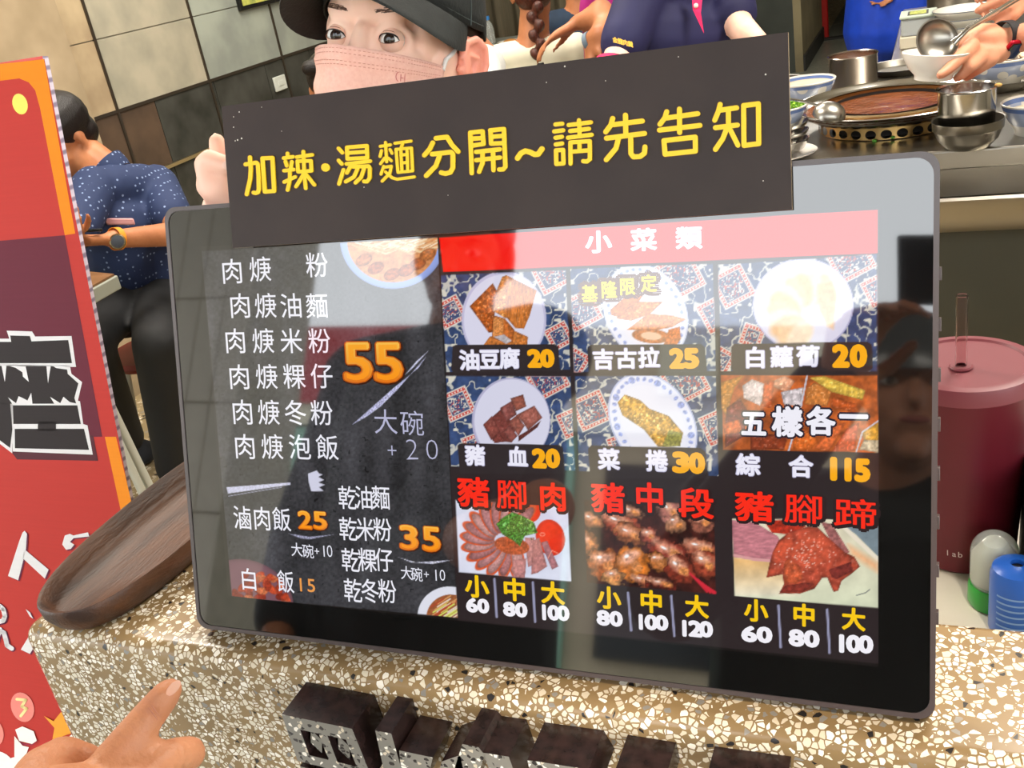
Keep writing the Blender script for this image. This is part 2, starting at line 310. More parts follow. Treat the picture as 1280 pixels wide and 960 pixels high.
def build_display():
    t = thing('menu_display', 'black framed glossy menu screen standing on the speckled stone counter', 'screen', (-.245, .47, 1.03))
    # bezel slab: outer outline with rounded corners in (u, v) of the leaning plane
    W_, H_, r = .4905, .2985, .009; x0 = -.4915
    o = SP + SU * x0 - SV * .0015; pts = []
    for cx, cy, a in ((r, r, 180), (W_ - r, r, 270), (W_ - r, H_ - r, 0), (r, H_ - r, 90)):
        for k in range(7): q = math.radians(a + 15 * k); pts.append((cx + r * math.cos(q), cy + r * math.sin(q)))
    ins = [(W_ / 2 + (x - W_ / 2) * (1 - .0028 / W_ * 2), H_ / 2 + (y - H_ / 2) * (1 - .0028 / H_ * 2)) for x, y in pts]
    dk = mat('dark_brown_frame', '4a3f3e', .32, spec=.6); m = MB(); n = len(pts); A = [o + x * SU + y * SV for x, y in pts]; B = [o + x * SU + y * SV for x, y in ins]
    bk = [a - SN * .014 for a in A]; fr = [a + SN * .0006 for a in A]; fi = [b + SN * .0006 for b in B]; fl = [b - SN * .0004 for b in B]
    vs = bk + fr + fi + fl; fs = [tuple(range(n))[::-1]]
    for a, b in ((0, 1), (1, 2), (2, 3)): fs += [(a * n + k, a * n + (k + 1) % n, b * n + (k + 1) % n, b * n + k) for k in range(n)]
    m.add(vs, fs).build('frame', dk, t, smooth=50)
    MB().add([b + 0 * SN for b in B], [tuple(range(n))]).build('glass', GLASS, t, smooth=0)
    # stand behind, resting on the counter
    s = MB(); c = SP + SU * -.245 + SV * .13 - SN * .016; s.obox(c, SU * .05, SV * .05, SN * .004); s.build('mount_plate', dk, t)
    foot = np.array([-.245, .505, 1.035]); s = MB(); s.tube([c - SN * .004, foot + (0, .018, 0)], .009, 12); s.build('stand_arm', dk, t)
    s = MB(); s.box((-.325, .492, 1.0232), (-.165, .532, 1.033)); s.build('stand_foot', dk, t, bevel=.002)
    for k in range(8):
        s = MB(); q = o + SU * (W_ + .0004) + SV * (.055 + .026 * k) - SN * .007; s.obox(q, SU * .0009, SV * .0035, SN * .003); s.build('side_button', dk, t, bevel=.0003)
    # ---- picture
    P = Paint(SP, SU, SV, [(252, 315), (1097, 262), (1098, 827), (290, 745)], .00056)
    ch = [(252, 314), (547, 297), (572, 772), (290, 746)]
    i = P.sel(240, 280, 580, 790); al = P.inside(i, ch); x, y = P.x[i], P.y[i]; g = .21 + .10 * (fbm(x * .02, y * .02) - .5) + .12 * (fbm(x * .35, y * .35) - .5) + .10 * (vnoise(x * .05, y * .012) - .5); g = np.where(vnoise(x * .3 + 50, y * .3) > .93, g * .45, g)
    P.mix(i, al, np.stack([g * 1.0, g * .99, g * 1.06], -1))
    i = P.sel(546, 250, 1110, 840); P.mix(i, P.inside(i, [(549, 296), (1098, 255), (1100, 830), (572, 775)]), rgb('2c2224')[None])
    P.poly([(549, 297), (1097, 262), (1097, 316), (554, 340)], 'fb1206', clip=None)
    # noodle bowl, top
    C = ch; P.ell(491, 299, 66, 62, 0, '8fa9e8', clip=C, edge=.15); P.ell(491, 301, 57, 52, 0, 'cf8a55', .25, .25, clip=C)
    for k in range(26):
        a = rng.rand() * 40 - 20; cx, cy = 455 + rng.rand() * 75, 300 + rng.rand() * 18; P.line([(cx - 22, cy - 7 + a * .2), (cx, cy + a * .1), (cx + 22, cy - 9 - a * .1)], 1.8, ['f1cfa0', 'e0ab74', 'f6dfbd'][k % 3], clip=C)
    for cx, cy in ((470, 335), (490, 343), (522, 330), (535, 318), (455, 325), (508, 338)): P.ell(cx, cy, 11, 7, -25, ['b9622f', 'c8763c'][cx % 2], .35, .4, clip=C, edge=.3)
    # little stewed dish lower left, noodle bowl lower right
    P.ell(306, 752, 62, 52, 20, '7d5560', clip=C, edge=.2)
    for k in range(34): P.ell(292 + rng.rand() * 70, 716 + rng.rand() * 34, 7, 4.5, rng.rand() * 180, ['d5532e', 'b13c20', 'e07a4a', '8e2c19'][k % 4], .3, .5, clip=[(290, 712), (322, 706), (352, 726), (364, 752), (290, 746)], edge=.2)
    P.ell(562, 770, 40, 37, 0, 'e3e4f0', clip=C); P.ell(564, 772, 31, 29, 0, 'a05c34', .2, .4, clip=C)
    for k in range(24): cx, cy = 540 + rng.rand() * 30, 748 + rng.rand() * 24; P.line([(cx - 8, cy + 5), (cx + 8, cy - 5)], 1.8, ['e9d9c6', 'd79a60', 'b4492c', 'd8e06a'][k % 4], clip=C)
    # chalk marks
    P.poly([(440, 531), (492, 485), (523, 460), (534, 444), (497, 487), (476, 508), (458, 521)], 'b9b9dc', .45, 1.2); P.poly([(505, 470), (517, 459), (536, 438), (520, 452)], 'c6c6e2', .3, 1.2)
    P.poly([(283, 609), (363, 603), (363, 606), (285, 617)], 'cfcfe6', .15, .8); P.line([(286, 620), (352, 609)], .9, 'a9a9c0')
    P.poly([(385, 592), (396, 588), (399, 592), (404, 593), (398, 596), (405, 600), (398, 603), (406, 606), (399, 609), (405, 614), (389, 614), (386, 603)], 'd6d6ea')
    P.poly([(361, 667), (387, 671), (418, 668), (388, 674), (376, 673)], '9a9ab4', .5, 1.3); P.poly([(497, 696), (520, 703), (566, 700), (540, 705), (514, 703)], 'c8c8dc', .5, 1.3)
    # 1 fried tofu
    Q = [(551, 344), (707, 338), (713, 462), (558, 465)]; P.cloth(Q, [(563, 390, 17, 62), (690, 338, 24, 62), (699, 420, 15, 62)], 1)
    P.ell(630, 399, 53, 60, 0, 'c3bfdc', clip=Q); P.ell(630, 400, 50, 57, 0, 'dcdaee', clip=Q)
    T = '.4'; P.poly([(587, 383), (616, 354), (622, 365), (619, 385), (618, 398), (616, 415), (611, 416)], 'b5591c', .5, .5, .35, hi=.25)
    P.poly([(628, 346), (633, 344), (671, 363), (662, 395), (655, 411), (644, 410), (634, 398), (616, 388), (622, 360)], 'c9742f', .3, .35, .2, stretch=(2, .5), hi=.12); P.poly([(628, 346), (636, 345), (632, 380), (632, 398), (617, 389), (622, 362)], 'dd8638', .4, .6, .2, hi=.3)
    P.poly([(604, 432), (612, 421), (640, 412), (660, 421), (659, 432)], 'c77431', .35, .4, .25, hi=.1); P.poly([(617, 394), (631, 398), (643, 412), (641, 428), (633, 430), (615, 422)], 'c3692a', .3, .5, .3); P.poly([(617, 396), (630, 398), (629, 418), (616, 421)], 'd98a48', .35, .6, .1, hi=.2); P.poly([(617, 421), (630, 418), (640, 426), (633, 430)], 'b9b0b4', .2, .6)
    # 2 fish cake
    Q = [(713, 336), (891, 330), (895, 464), (718, 465)]; P.cloth(Q, [(727, 388, 21, 62), (850, 345, 25, 62), (896, 392, 20, 62), (718, 452, 16, 30)], 2)
    P.ell(807, 391, 50, 64, -28, 'c9cee6', clip=Q); P.ell(807, 391, 48, 62, -28, 'e8e9f7', clip=Q)
    for k in range(34):
        a = 2 * math.pi * k / 34; c, s_ = math.cos(math.radians(-28)), math.sin(math.radians(-28)); px, py = 43 * math.cos(a), 57 * math.sin(a); P.ell(807 + px * c - py * s_, 391 + px * s_ + py * c, 2.6, 2.2, k * 40, '8e9fd6', .3, .6, clip=Q)
    P.ell(808, 391, 36, 50, -28, 'eceaf5', clip=Q)
    P.poly([(763, 387), (785, 368), (805, 367), (797, 380), (778, 398), (764, 394)], 'd27a3a', .3, .4, .2, hi=.15); P.poly([(770, 398), (795, 377), (829, 377), (812, 393), (789, 401)], 'd9823e', .3, .4, .2, hi=.2)
    P.poly([(784, 412), (810, 392), (840, 394), (858, 399), (840, 409), (812, 414)], 'e08a45', .3, .4, .2, hi=.2); P.ell(814, 420, 24, 9, 5, 'd68148', .3, .4, clip=Q, edge=.2); P.ell(814, 420, 13, 5, 5, 'f0c9a8'); P.poly([(830, 430), (836, 412), (850, 408), (851, 424), (846, 431)], 'dd7c3a', .3, .5, .2)
    # 3 white radish
    Q = [(898, 331), (1096, 318), (1096, 464), (901, 464)]; P.cloth(Q, [(916, 358, 22, 62), (1062, 322, 26, 62), (1098, 362, 18, 62), (900, 450, 16, 30), (940, 420, 14, 20)], 3)
    P.ell(1004, 381, 63, 58, 0, 'b9b6d6', clip=Q); P.ell(1004, 381, 61, 56, 0, 'dedcf0', clip=Q)
    for k in range(11):
        a = math.radians(-75 - k * 17); cx, cy = 1015 + 33 * math.cos(a) * 1.1, 392 + 33 * math.sin(a) * .95; P.ell(cx, cy, 22, 13, math.degrees(a) + 12, ['f3c79b', 'f7dcc0', 'f1bd8b'][k % 3], .08, .2, soft=5, clip=Q)
    P.ell(1033, 366, 13, 14, 0, 'f5cfa6', .08, .2, soft=4); P.poly([(1022, 355), (1040, 352), (1046, 372), (1042, 412), (1034, 408), (1024, 388)], 'efb585', .1, .2, soft=4, grad='f3cda8')
    # 4 blood cake
    Q = [(557.5, 470), (713, 471), (719, 588), (564, 583)]; P.cloth(Q, [(572, 505, 18, 66), (683, 472, 23, 62), (716, 528, 17, 66), (592, 556, 13, 70)], 4)
    P.ell(639, 526, 49, 54, 0, 'b5b1cf', clip=Q); P.ell(640, 526, 47, 52, 0, 'd9d8ec', clip=Q)
    for pts, c in (([(604, 531), (628, 510), (645, 535), (640, 553), (616, 551)], '7d3d36'), ([(625, 510), (640, 501), (646, 518), (633, 527)], '91504a'), ([(638, 498), (654, 493), (658, 508), (645, 514)], '9d5848'), ([(604, 531), (615, 520), (626, 540), (614, 550)], '8d473e'), ([(645, 519), (668, 507), (678, 522), (660, 538), (654, 528)], 'a55f52'), ([(636, 527), (646, 519), (656, 532), (648, 545)], 'a05a4c'), ([(629, 540), (637, 531), (647, 545), (639, 553)], '97524a'), ([(616, 548), (624, 539), (632, 552), (618, 554)], '88423a'), ([(648, 545), (660, 538), (676, 526), (672, 534), (648, 552)], '6d332d')): P.poly(pts, c, .25, .4, .35, hi=.1)
    # 5 vegetable roll
    Q = [(719, 470), (894.6, 470), (898, 595), (724, 589)]; P.cloth(Q, [(739, 513, 21, 66), (856, 476, 25, 62), (898, 533, 20, 66), (772, 556, 12, 70)], 5)
    P.ell(816, 529, 50, 68, -33, 'b9c0e2', clip=Q); P.ell(816, 529, 48, 66, -33, 'e5e6f6', clip=Q)
    for k in range(36):
        a = 2 * math.pi * k / 36; c, s_ = math.cos(math.radians(-33)), math.sin(math.radians(-33)); px, py = 42 * math.cos(a), 60 * math.sin(a); P.ell(816 + px * c - py * s_, 529 + px * s_ + py * c, 3 if k % 4 else 4.5, 2.2 if k % 4 else 4, k * 40, '93a2da', .3, .6, clip=Q)
    P.ell(816, 529, 36, 52, -33, 'e9e9f6', clip=Q); P.poly([(772, 503), (781, 493), (800, 500), (812, 511), (836, 520), (854, 541), (850, 558), (822, 558), (805, 537), (778, 519)], 'cf9a3a', .45, .35, .35, hi=.35); P.poly([(836, 538), (853, 541), (850, 558), (828, 558)], '8d8a38', .4, .5, .1)
    # 6 mixed plate
    Q = [(901, 469), (1097, 469), (1098, 566), (904, 562)]; P.poly(Q, 'b65a26', .35, .12, clip=Q)
    for pts, c in (([(901, 478), (930, 469), (918, 485), (908, 520), (902, 510)], 'd08a35'), ([(908, 510), (925, 498), (934, 512), (930, 545), (906, 560)], '7b2f2a'), ([(928, 482), (940, 474), (962, 482), (950, 507), (930, 498)], 'e5d2cc'), ([(960, 479), (980, 470), (994, 476), (984, 492)], 'e6a07a'), ([(976, 490), (1004, 484), (1002, 508), (980, 506)], 'ddd0d2'), ([(1008, 486), (1018, 478), (1040, 488), (1034, 508), (1006, 505)], 'd4813c'), ([(1012, 472), (1030, 470), (1082, 488), (1078, 500), (1040, 490)], 'e9bf4e'), ([(1040, 497), (1072, 505), (1068, 516), (1040, 508)], 'cf5f28'), ([(903, 530), (924, 524), (928, 540), (906, 543)], 'e06a2c'), ([(955, 478), (968, 476), (964, 510), (952, 508)], 'd8622a'), ([(938, 540), (985, 545), (980, 562), (938, 562)], '8b3a1e'), ([(990, 545), (1015, 538), (1022, 552), (1012, 564), (992, 562)], 'dd6c28'), ([(1018, 560), (1040, 532), (1058, 528), (1036, 564)], 'e8723a'), ([(1040, 564), (1058, 536), (1074, 528), (1068, 564)], 'dd5c30'), ([(1078, 540), (1098, 528), (1098, 552), (1080, 552)], 'e5a637'), ([(1074, 562), (1080, 550), (1098, 550), (1098, 566)], 'd9c4a0')): P.poly(pts, c, .28, .3, .3, clip=Q, hi=.2)
    P.line([(1009, 469), (1001, 509)], 2, 'cfcfdc', clip=Q); P.line([(1070, 566), (1078, 540), (1098, 526)], 2, 'cfc7cf', clip=Q); P.line([(986, 563), (991, 546)], 2, 'cfcfdc', clip=Q)
    # tags under the pictures
    for q in ([(566, 433), (570, 431), (693, 430), (698, 433), (700, 461), (702, 464), (567, 466), (564, 462)], [(734, 436), (738, 431), (876, 430), (881, 434), (884, 464), (736, 466)], [(914, 434), (918, 430), (1084, 427), (1090, 431), (1091, 460), (1086, 464), (918, 466), (914, 461)], [(572, 557), (577, 554), (699, 556), (704, 560), (706, 592), (575, 592)], [(735, 561), (739, 557), (876, 560), (882, 565), (886, 598), (738, 598)]): P.poly(q, '2f2628')
    # 7 sliced pork
    Q = [(569.5, 625), (710, 634), (714, 727), (573.7, 715)]; P.poly(Q, 'dfe2f4', .03, .1); P.ell(642, 671, 62, 48, 12, 'd2d5ea', .04, .1, clip=Q, soft=6)
    for cx, cy, rx, ry in ((662, 636, 14, 17), (688, 672, 18, 23)): P.ell(cx, cy, rx, ry, -15, 'ee3310', .06, .2, clip=Q, edge=.15)
    for k in range(15):
        a = math.radians(75 + k * 17.5) if k < 14 else 1.2; cx, cy = 634 + 36 * math.cos(a) * 1.05, 673 + 30 * math.sin(a); ang = math.degrees(a); P.ell(cx, cy, 22, 8.5, ang + 10, 'd2552e', .15, .4, clip=Q); P.ell(cx - 2 * math.cos(a), cy - 2 * math.sin(a), 20, 7, ang + 10, ['c58a8c', 'b87a7c', 'd19b98'][k % 3], .22, .5, clip=Q, edge=.35)
    for pts, c in (([(656, 672), (668, 672), (667, 706), (660, 709)], 'cf8f8c'), ([(666, 676), (674, 672), (684, 708), (672, 716), (664, 718)], 'c4837f'), ([(676, 678), (684, 676), (698, 708), (690, 712)], 'b97a80'), ([(640, 700), (658, 698), (656, 722), (642, 722)], 'c98987')): P.poly(pts, c, .2, .4, .2)
    P.ell(640, 682, 22, 11, 10, 'b4532e', .4, .5, clip=Q); P.poly([(620, 655), (630, 646), (641, 640), (656, 646), (668, 654), (672, 666), (656, 670), (650, 683), (642, 676), (628, 668)], '3f7d2c', .7, .9, .2, hi=.3)
    for k in range(22): cx, cy = 625 + rng.rand() * 42, 644 + rng.rand() * 32; P.line([(cx, cy), (cx + rng.rand() * 14 - 7, cy + rng.rand() * 10 - 5)], 1.3, ['9fd166', '5fa23c', '2c5f20'][k % 3])
    P.line([(685, 698), (690, 688), (698, 692)], 1, 'f7a08a'); P.ell(678, 668, 3.4, 2.6, 0, 'f69a86'); P.ell(678, 668, 2.4, 1.6, 0, 'e8371a')
    # 8 braised knuckles
    Q = [(730, 625), (892, 630), (895, 743), (733.6, 728)]; P.poly(Q, '3a1713', .5, .1)
    def lump(cx, cy, rx, ry, ang, c):
        P.ell(cx, cy, rx, ry, ang, c, .5, .22, clip=Q, edge=.6, soft=1.0, warp=4.5); P.ell(cx - .15 * rx, cy - .4 * ry, rx * .62, ry * .34, ang, 'e0a184', .4, .3, clip=Q, soft=rx * .3, warp=2.5)
        P.ell(cx + .25 * rx, cy + .1 * ry, rx * .3, ry * .3, ang, 'd98a4e', .4, .4, clip=Q, soft=3, warp=2); P.ell(cx - .3 * rx, cy - .45 * ry, rx * .14, ry * .09, ang, 'ffffff', clip=Q, soft=1.2)
    for a in ((740, 650, 16, 10, 20, 'a2603c'), (735, 678, 15, 12, 70, 'a86338'), (776, 655, 30, 15, 22, 'a0472f'), (788, 668, 22, 12, 25, 'b2643a'), (812, 670, 12, 11, 0, 'a04a38'), (790, 640, 16, 8, 20, 'a56a50'), (838, 640, 18, 15, 40, 'a5665a'), (845, 655, 14, 12, 0, 'b47a58'), (878, 652, 16, 14, 0, 'a3604c'), (876, 686, 26, 13, 12, 'a8563f'), (882, 706, 20, 18, 30, '923d28'), (838, 692, 28, 16, 28, '9c3f30'), (822, 702, 14, 12, 0, 'b56b35'), (850, 712, 22, 18, 40, '8a3524'), (756, 706, 22, 21, 0, 'b05c28'), (790, 706, 22, 24, -25, 'c76f26'), (768, 722, 14, 12, 0, 'c98a4e'), (804, 726, 18, 8, 10, 'a9583a'), (828, 730, 20, 7, 8, '7c2a1d')): lump(*a)
    for k in range(7): P.line([(862 + k * 5, 716 + k * 4), (884 + k * 4, 740 + k)], 2, 'd4283a', clip=[(862, 714), (896, 690), (895, 743), (860, 738)])
    # 9 trotter hoof
    Q = [(915, 648), (1098, 650), (1098, 760), (918.6, 745)]; P.poly(Q, 'e6dcc0', .08, .05, grad='d7dcbe'); P.poly([(915, 696), (990, 704), (1000, 745), (918, 745)], 'eab672', .15, .05, clip=Q, grad='e3dcc4', soft=6)
    P.poly([(1045, 650), (1098, 650), (1098, 696), (1070, 668)], '7f8f98', .1, .1, clip=Q); P.line([(1048, 652), (1098, 700)], 5, 'efe4cf', clip=Q); P.poly([(1060, 680), (1098, 704), (1098, 716), (1064, 694)], 'f0b98a', .1, .1, clip=Q, soft=8)
    P.poly([(915, 650), (942, 652), (972, 670), (980, 684), (968, 702), (940, 700), (917, 696)], 'c77d86', .18, .3, .15, clip=Q, stretch=(.5, 1.6)); P.line([(917, 694), (942, 699), (964, 701)], 3.5, 'dda0a0', clip=Q)
    P.poly([(954, 650), (1000, 650), (1008, 658), (985, 668), (965, 666)], 'b3301c', .4, .3, clip=Q); P.poly([(1026, 652), (1040, 655), (1062, 690), (1056, 694), (1040, 680)], '9a5f5c', .3, .3, clip=Q)
    P.poly([(962, 704), (966, 690), (973, 676), (985, 666), (1010, 658), (1022, 659), (1040, 676), (1056, 690), (1068, 696), (1075, 708), (1066, 716), (1052, 726), (1048, 738), (1042, 740), (1034, 722), (1028, 722), (1018, 736), (1000, 742), (974, 742), (980, 730), (978, 718), (958, 722)], 'b34a34', .32, .14, .35, clip=Q, hi=.12)
    P.poly([(988, 690), (995, 678), (1012, 664), (1028, 668), (1040, 684), (1034, 700), (1014, 712), (996, 704)], 'c8553a', .2, .2, 0, hi=.2, soft=5); P.poly([(966, 692), (974, 678), (988, 670), (992, 680), (980, 700)], 'd2573a', .2, .3, .1, soft=3); P.poly([(980, 704), (986, 698), (1000, 708), (1004, 722), (996, 730), (980, 728)], 'c95a36', .35, .3, .2, soft=2, hi=.1); P.poly([(974, 740), (982, 732), (1008, 728), (1018, 730), (1004, 740)], '94382c', .3, .3, .3); P.poly([(1036, 712), (1064, 702), (1066, 714), (1046, 724), (1040, 722)], '7d2f28', .3, .3, .1)
    for k in range(60): P.ell(1005 + rng.randn() * 16, 690 + rng.randn() * 12, .9, .8, 0, 'f3c3b2', clip=Q)
    P.line([(1071, 744), (1082, 741), (1087, 737)], 1, '555a60')
    for ln in (((618, 724), (621, 771)), ((666, 728), (669, 777)), ((785, 741), (789, 788)), ((839, 745), (843, 795)), ((973, 757), (976, 809)), ((1034, 762), (1037, 816))): P.line(ln, 3, '9a9ab8')
    P.build('screen_picture', SCREEN, t, SN * .00006)
    # ---- lettering
    T = Flat(SP + SN * .0001, SN, 3e-5); kw = dict(u=SU, v=SV); ck = dict(w=27, h=31, col='f2f1fb', off=.004, **kw)
    for a, b, s_ in (((290, 339), (396, 331), '肉焿 粉'), ((300, 382), (396, 382), '肉焿油麵'), ((294, 426), (399, 426), '肉焿米粉'), ((299, 471), (402, 470), '肉焿粿仔'), ((303, 515), (402, 516), '肉焿冬粉'), ((306, 558), (409, 559), '肉焿泡飯')): T.text(s_, a, b, **ck)
    cs = dict(w=22, h=29, col='f2f1fb', off=.006, **kw)
    for a, b, s_ in (((434, 622), (476, 622), '乾油麵'), ((435, 661), (478, 662), '乾米粉'), ((438, 700), (480, 700), '乾粿仔'), ((441, 738), (484, 739), '乾冬粉'), ((303, 647), (352, 649), '滷肉飯')): T.text(s_, a, b, **cs)
    T.text('白', (311, 724), (311, 724), w=22, h=27, col='f2f1fb', off=.006, **kw); T.text('飯', (357, 727), (357, 727), w=20, h=27, col='f2f1fb', off=.006, **kw)
    T.text('大碗', (482, 527), (515, 529), w=29, h=31, col='bdbdda', off=-.002, **kw); T.text('+', (490, 563), (490, 563), w=17, h=19, col='bdbdda', off=-.012, em=False, **kw); T.text('20', (515, 562), (540, 562), w=16, h=26, col='bdbdda', off=-.022, em=False, **kw)
    T.text('大碗', (371, 687), (385, 689), w=14, h=17, col='eeeefa', off=.004, **kw); T.text('+', (396, 689), (396, 689), w=9, h=10, col='eeeefa', em=False, **kw); T.text('1', (405, 689), (405, 689), w=3, h=14, col='eeeefa', off=-.01, em=False, **kw); T.text('0', (412, 689), (412, 689), w=7, h=15, col='eeeefa', off=-.01, em=False, **kw)
    T.text('大碗', (508, 716), (521, 718), w=14, h=17, col='eeeefa', off=.004, **kw); T.text('+', (533, 718), (533, 718), w=9, h=10, col='eeeefa', em=False, **kw); T.text('1', (545, 719), (545, 719), w=3, h=14, col='eeeefa', off=-.01, em=False, **kw); T.text('0', (553, 719), (553, 719), w=7, h=14, col='eeeefa', off=-.01, em=False, **kw)
    def gold(txt, p0, p1, w, h, o=0):
        T.text(txt, p0, p1, w, h, '3a1602', .055 + o, em=False, dx=.8, dy=.8, **kw); T.layer(); T.text(txt, p0, p1, w, h, 'c85a04', .035 + o, em=False, **kw); T.layer(); T.text(txt, p0, p1, w, h, 'fdc04a', .016 + o, col2='e87808', em=False, **kw); T.layer(); T.text(txt, p0, p1, w * .93, h * .95, 'ffab28', -.012 + o, col2='ff9a10', em=False, **kw); T.layer(-3)
    gold('55', (447, 453), (485, 453), 32, 47, .01); gold('25', (381, 650), (400, 651), 15, 21, .015); gold('35', (511, 672), (539, 674), 20, 29, .012)
    T.text('15', (376, 731), (389, 732), 9, 16, 'f0a050', .01, em=False, **kw)
    # headings and tags
    hw = dict(w=31, h=27, col='f4effd', off=.04, **kw); T.text('小菜類', (748, 302), (861, 297), **hw)
    wt = dict(col='f3f1ff', **kw)
    def tagtext(s_, p0, p1, w, h, num, n0, n1, nw, nh):
        T.text(s_, p0, p1, w + 1, h + 1, 'b9b4d2', .05, **kw); T.layer(); T.text(s_, p0, p1, w, h, off=.034, **wt); T.text(num, n0, n1, nw, nh, 'ffb20e', .07, em=False, **kw); T.layer(-1)
    tagtext('油豆腐', (587, 450), (637, 448), 24, 24, '20', (668, 448), (684, 448), 14, 20)
    tagtext('吉古拉', (754, 449), (811, 447), 25, 24, '25', (846, 448), (864, 448), 15, 22)
    tagtext('白蘿蔔', (944, 447), (1010, 445), 27, 25, '20', (1051, 445), (1073, 445), 17, 25)
    tagtext('豬血', (594, 569), (647, 571), 23, 24, '20', (674, 573), (691, 573), 14, 21)
    tagtext('菜捲', (761, 574), (821, 576), 25, 25, '30', (851, 578), (871, 579), 16, 23)
    tagtext('綜合', (935, 581), (1001, 583), 28, 26, '115', (1042, 586), (1078, 588), 15, 25)
    for k, (ch_, cx, cy) in enumerate((('基', 737, 367), ('隆', 761, 362), ('限', 784, 358), ('定', 811, 354))): T.text(ch_, (cx, cy), (cx, cy), 24, 25, '6f4a3c', .16, **kw)
    T.layer()
    for ch_, cx, cy in (('基', 737, 367), ('隆', 761, 362), ('限', 784, 358), ('定', 811, 354)): T.text(ch_, (cx, cy), (cx, cy), 19, 21, 'ffe61a', .03, **kw)
    T.layer(-1); five = (('五', 942, 529, 30, 32), ('樣', 984, 527, 36, 36), ('各', 1026, 526, 34, 34), ('一', 1067, 521, 34, 34))
    for ch_, cx, cy, a, b in five: T.text(ch_, (cx, cy), (cx, cy), a, b, '2b2230', .11, **kw)
    T.layer()
    for ch_, cx, cy, a, b in five: T.text(ch_, (cx, cy), (cx, cy), a, b, 'f7f5ff', .04, **kw)
    T.layer(-1); red = (('豬', 592, 615, 38, 36), ('腳', 640, 618, 38, 36), ('肉', 691, 621, 34, 34), ('豬', 760, 622, 40, 36), ('中', 812, 622, 36, 36), ('段', 870, 629, 42, 36), ('豬', 943, 633, 46, 36), ('腳', 1005, 636, 48, 36), ('蹄', 1069, 642, 52, 36))
    for ch_, cx, cy, a, b in red: T.text(ch_, (cx, cy), (cx, cy), a, b, '2b1a1c', .10, dx=.8, dy=1.2, **kw)
    T.layer()
    for ch_, cx, cy, a, b in red: T.text(ch_, (cx, cy), (cx, cy), a, b, 'ff2a12', .012 if ch_ in '腳蹄' else .03, **kw)
    T.layer(-1)
    for cx, cy, ch_ in ((596, 733, '小'), (643, 737, '中'), (691, 741, '大'), (761, 747, '小'), (814, 752, '中'), (871, 758, '大'), (945, 763, '小'), (1005, 769, '中'), (1067, 774, '大')): T.text(ch_, (cx, cy), (cx, cy), 28, 27, 'ffd010', .035, **kw)
    for s_, cx, cy, dxx, w, h in (('60', 597, 757, 7, 12, 16), ('80', 644, 762, 7.5, 12.5, 16), ('100', 692, 766, 12, 12.5, 17), ('80', 762, 773, 8, 13.5, 17), ('100', 814, 778, 13, 13.5, 17), ('120', 869, 786, 13.5, 14, 18), ('60', 946, 793, 9.5, 16, 18), ('80', 1005, 798, 9.5, 16, 19), ('100', 1067, 805, 15, 15.5, 20)): T.text(s_, (cx - dxx, cy - .6), (cx + dxx, cy + .6), w, h, 'fbf8ff', .055, em=False, **kw)
    T.build('menu_lettering', SCREEN, t)
build_display()
# ------------------------------------------------------------------ the setting
def terrazzo(name, base, chip, scale, drop=.22, thr=.055, rough=.25):
    m = bpy.data.materials.new(name); m.use_nodes = True; nt = m.node_tree; b = nt.nodes['Principled BSDF']; N = nt.nodes.new; L = nt.links.new
    tc = N('ShaderNodeTexCoord'); ds = N('ShaderNodeTexNoise'); ds.inputs['Scale'].default_value = scale * .6; L(tc.outputs['Object'], ds.inputs[0])
    vm = N('ShaderNodeVectorMath'); vm.operation = 'MULTIPLY_ADD'; L(ds.outputs['Color'], vm.inputs[0]); vm.inputs[1].default_value = (.4 / scale,) * 3; L(tc.outputs['Object'], vm.inputs[2])
    v1 = N('ShaderNodeTexVoronoi'); v1.feature = 'DISTANCE_TO_EDGE'; v2 = N('ShaderNodeTexVoronoi')
    for v in (v1, v2): v.inputs['Scale'].default_value = scale; v.inputs['Randomness'].default_value = 1; L(vm.outputs[0], v.inputs['Vector'])
    sp = N('ShaderNodeSeparateColor'); L(v2.outputs['Color'], sp.inputs[0])
    th = N('ShaderNodeMath'); th.operation = 'MULTIPLY_ADD'; L(sp.outputs[1], th.inputs[0]); th.inputs[1].default_value = .10; th.inputs[2].default_value = thr
    gt = N('ShaderNodeMath'); gt.operation = 'GREATER_THAN'; L(v1.outputs['Distance'], gt.inputs[0]); L(th.outputs[0], gt.inputs[1])
    k = N('ShaderNodeMath'); k.operation = 'GREATER_THAN'; L(sp.outputs[0], k.inputs[0]); k.inputs[1].default_value = drop
    mu = N('ShaderNodeMath'); mu.operation = 'MULTIPLY'; L(gt.outputs[0], mu.inputs[0]); L(k.outputs[0], mu.inputs[1])
    rp = N('ShaderNodeValToRGB'); L(sp.outputs[2], rp.inputs[0]); rp.color_ramp.interpolation = 'CONSTANT'; e = rp.color_ramp.elements; e[0].color = (*hx('2a2726'), 1); e[0].position = 0
    e[1].position = .035; e[1].color = (*hx('8d8880'), 1); n = e.new(.09); n.color = (*hx(chip), 1); n = e.new(.55); n.color = (*hx('fbf4e6'), 1); n = e.new(.8); n.color = (*hx('d9cbb2'), 1)
    nz = N('ShaderNodeTexNoise'); nz.inputs['Scale'].default_value = 9; L(tc.outputs['Object'], nz.inputs[0]); br = N('ShaderNodeValToRGB'); L(nz.outputs[0], br.inputs[0]); br.color_ramp.elements[0].color = (*[c * .75 for c in hx(base)], 1); br.color_ramp.elements[1].color = (*hx(base), 1); br.color_ramp.elements[0].position = .4; br.color_ramp.elements[1].position = .6
    mx = N('ShaderNodeMix'); mx.data_type = 'RGBA'; L(mu.outputs[0], mx.inputs[0]); L(br.outputs[0], mx.inputs[6]); L(rp.outputs[0], mx.inputs[7]); L(mx.outputs[2], b.inputs['Base Color']); b.inputs['Roughness'].default_value = rough
    return m
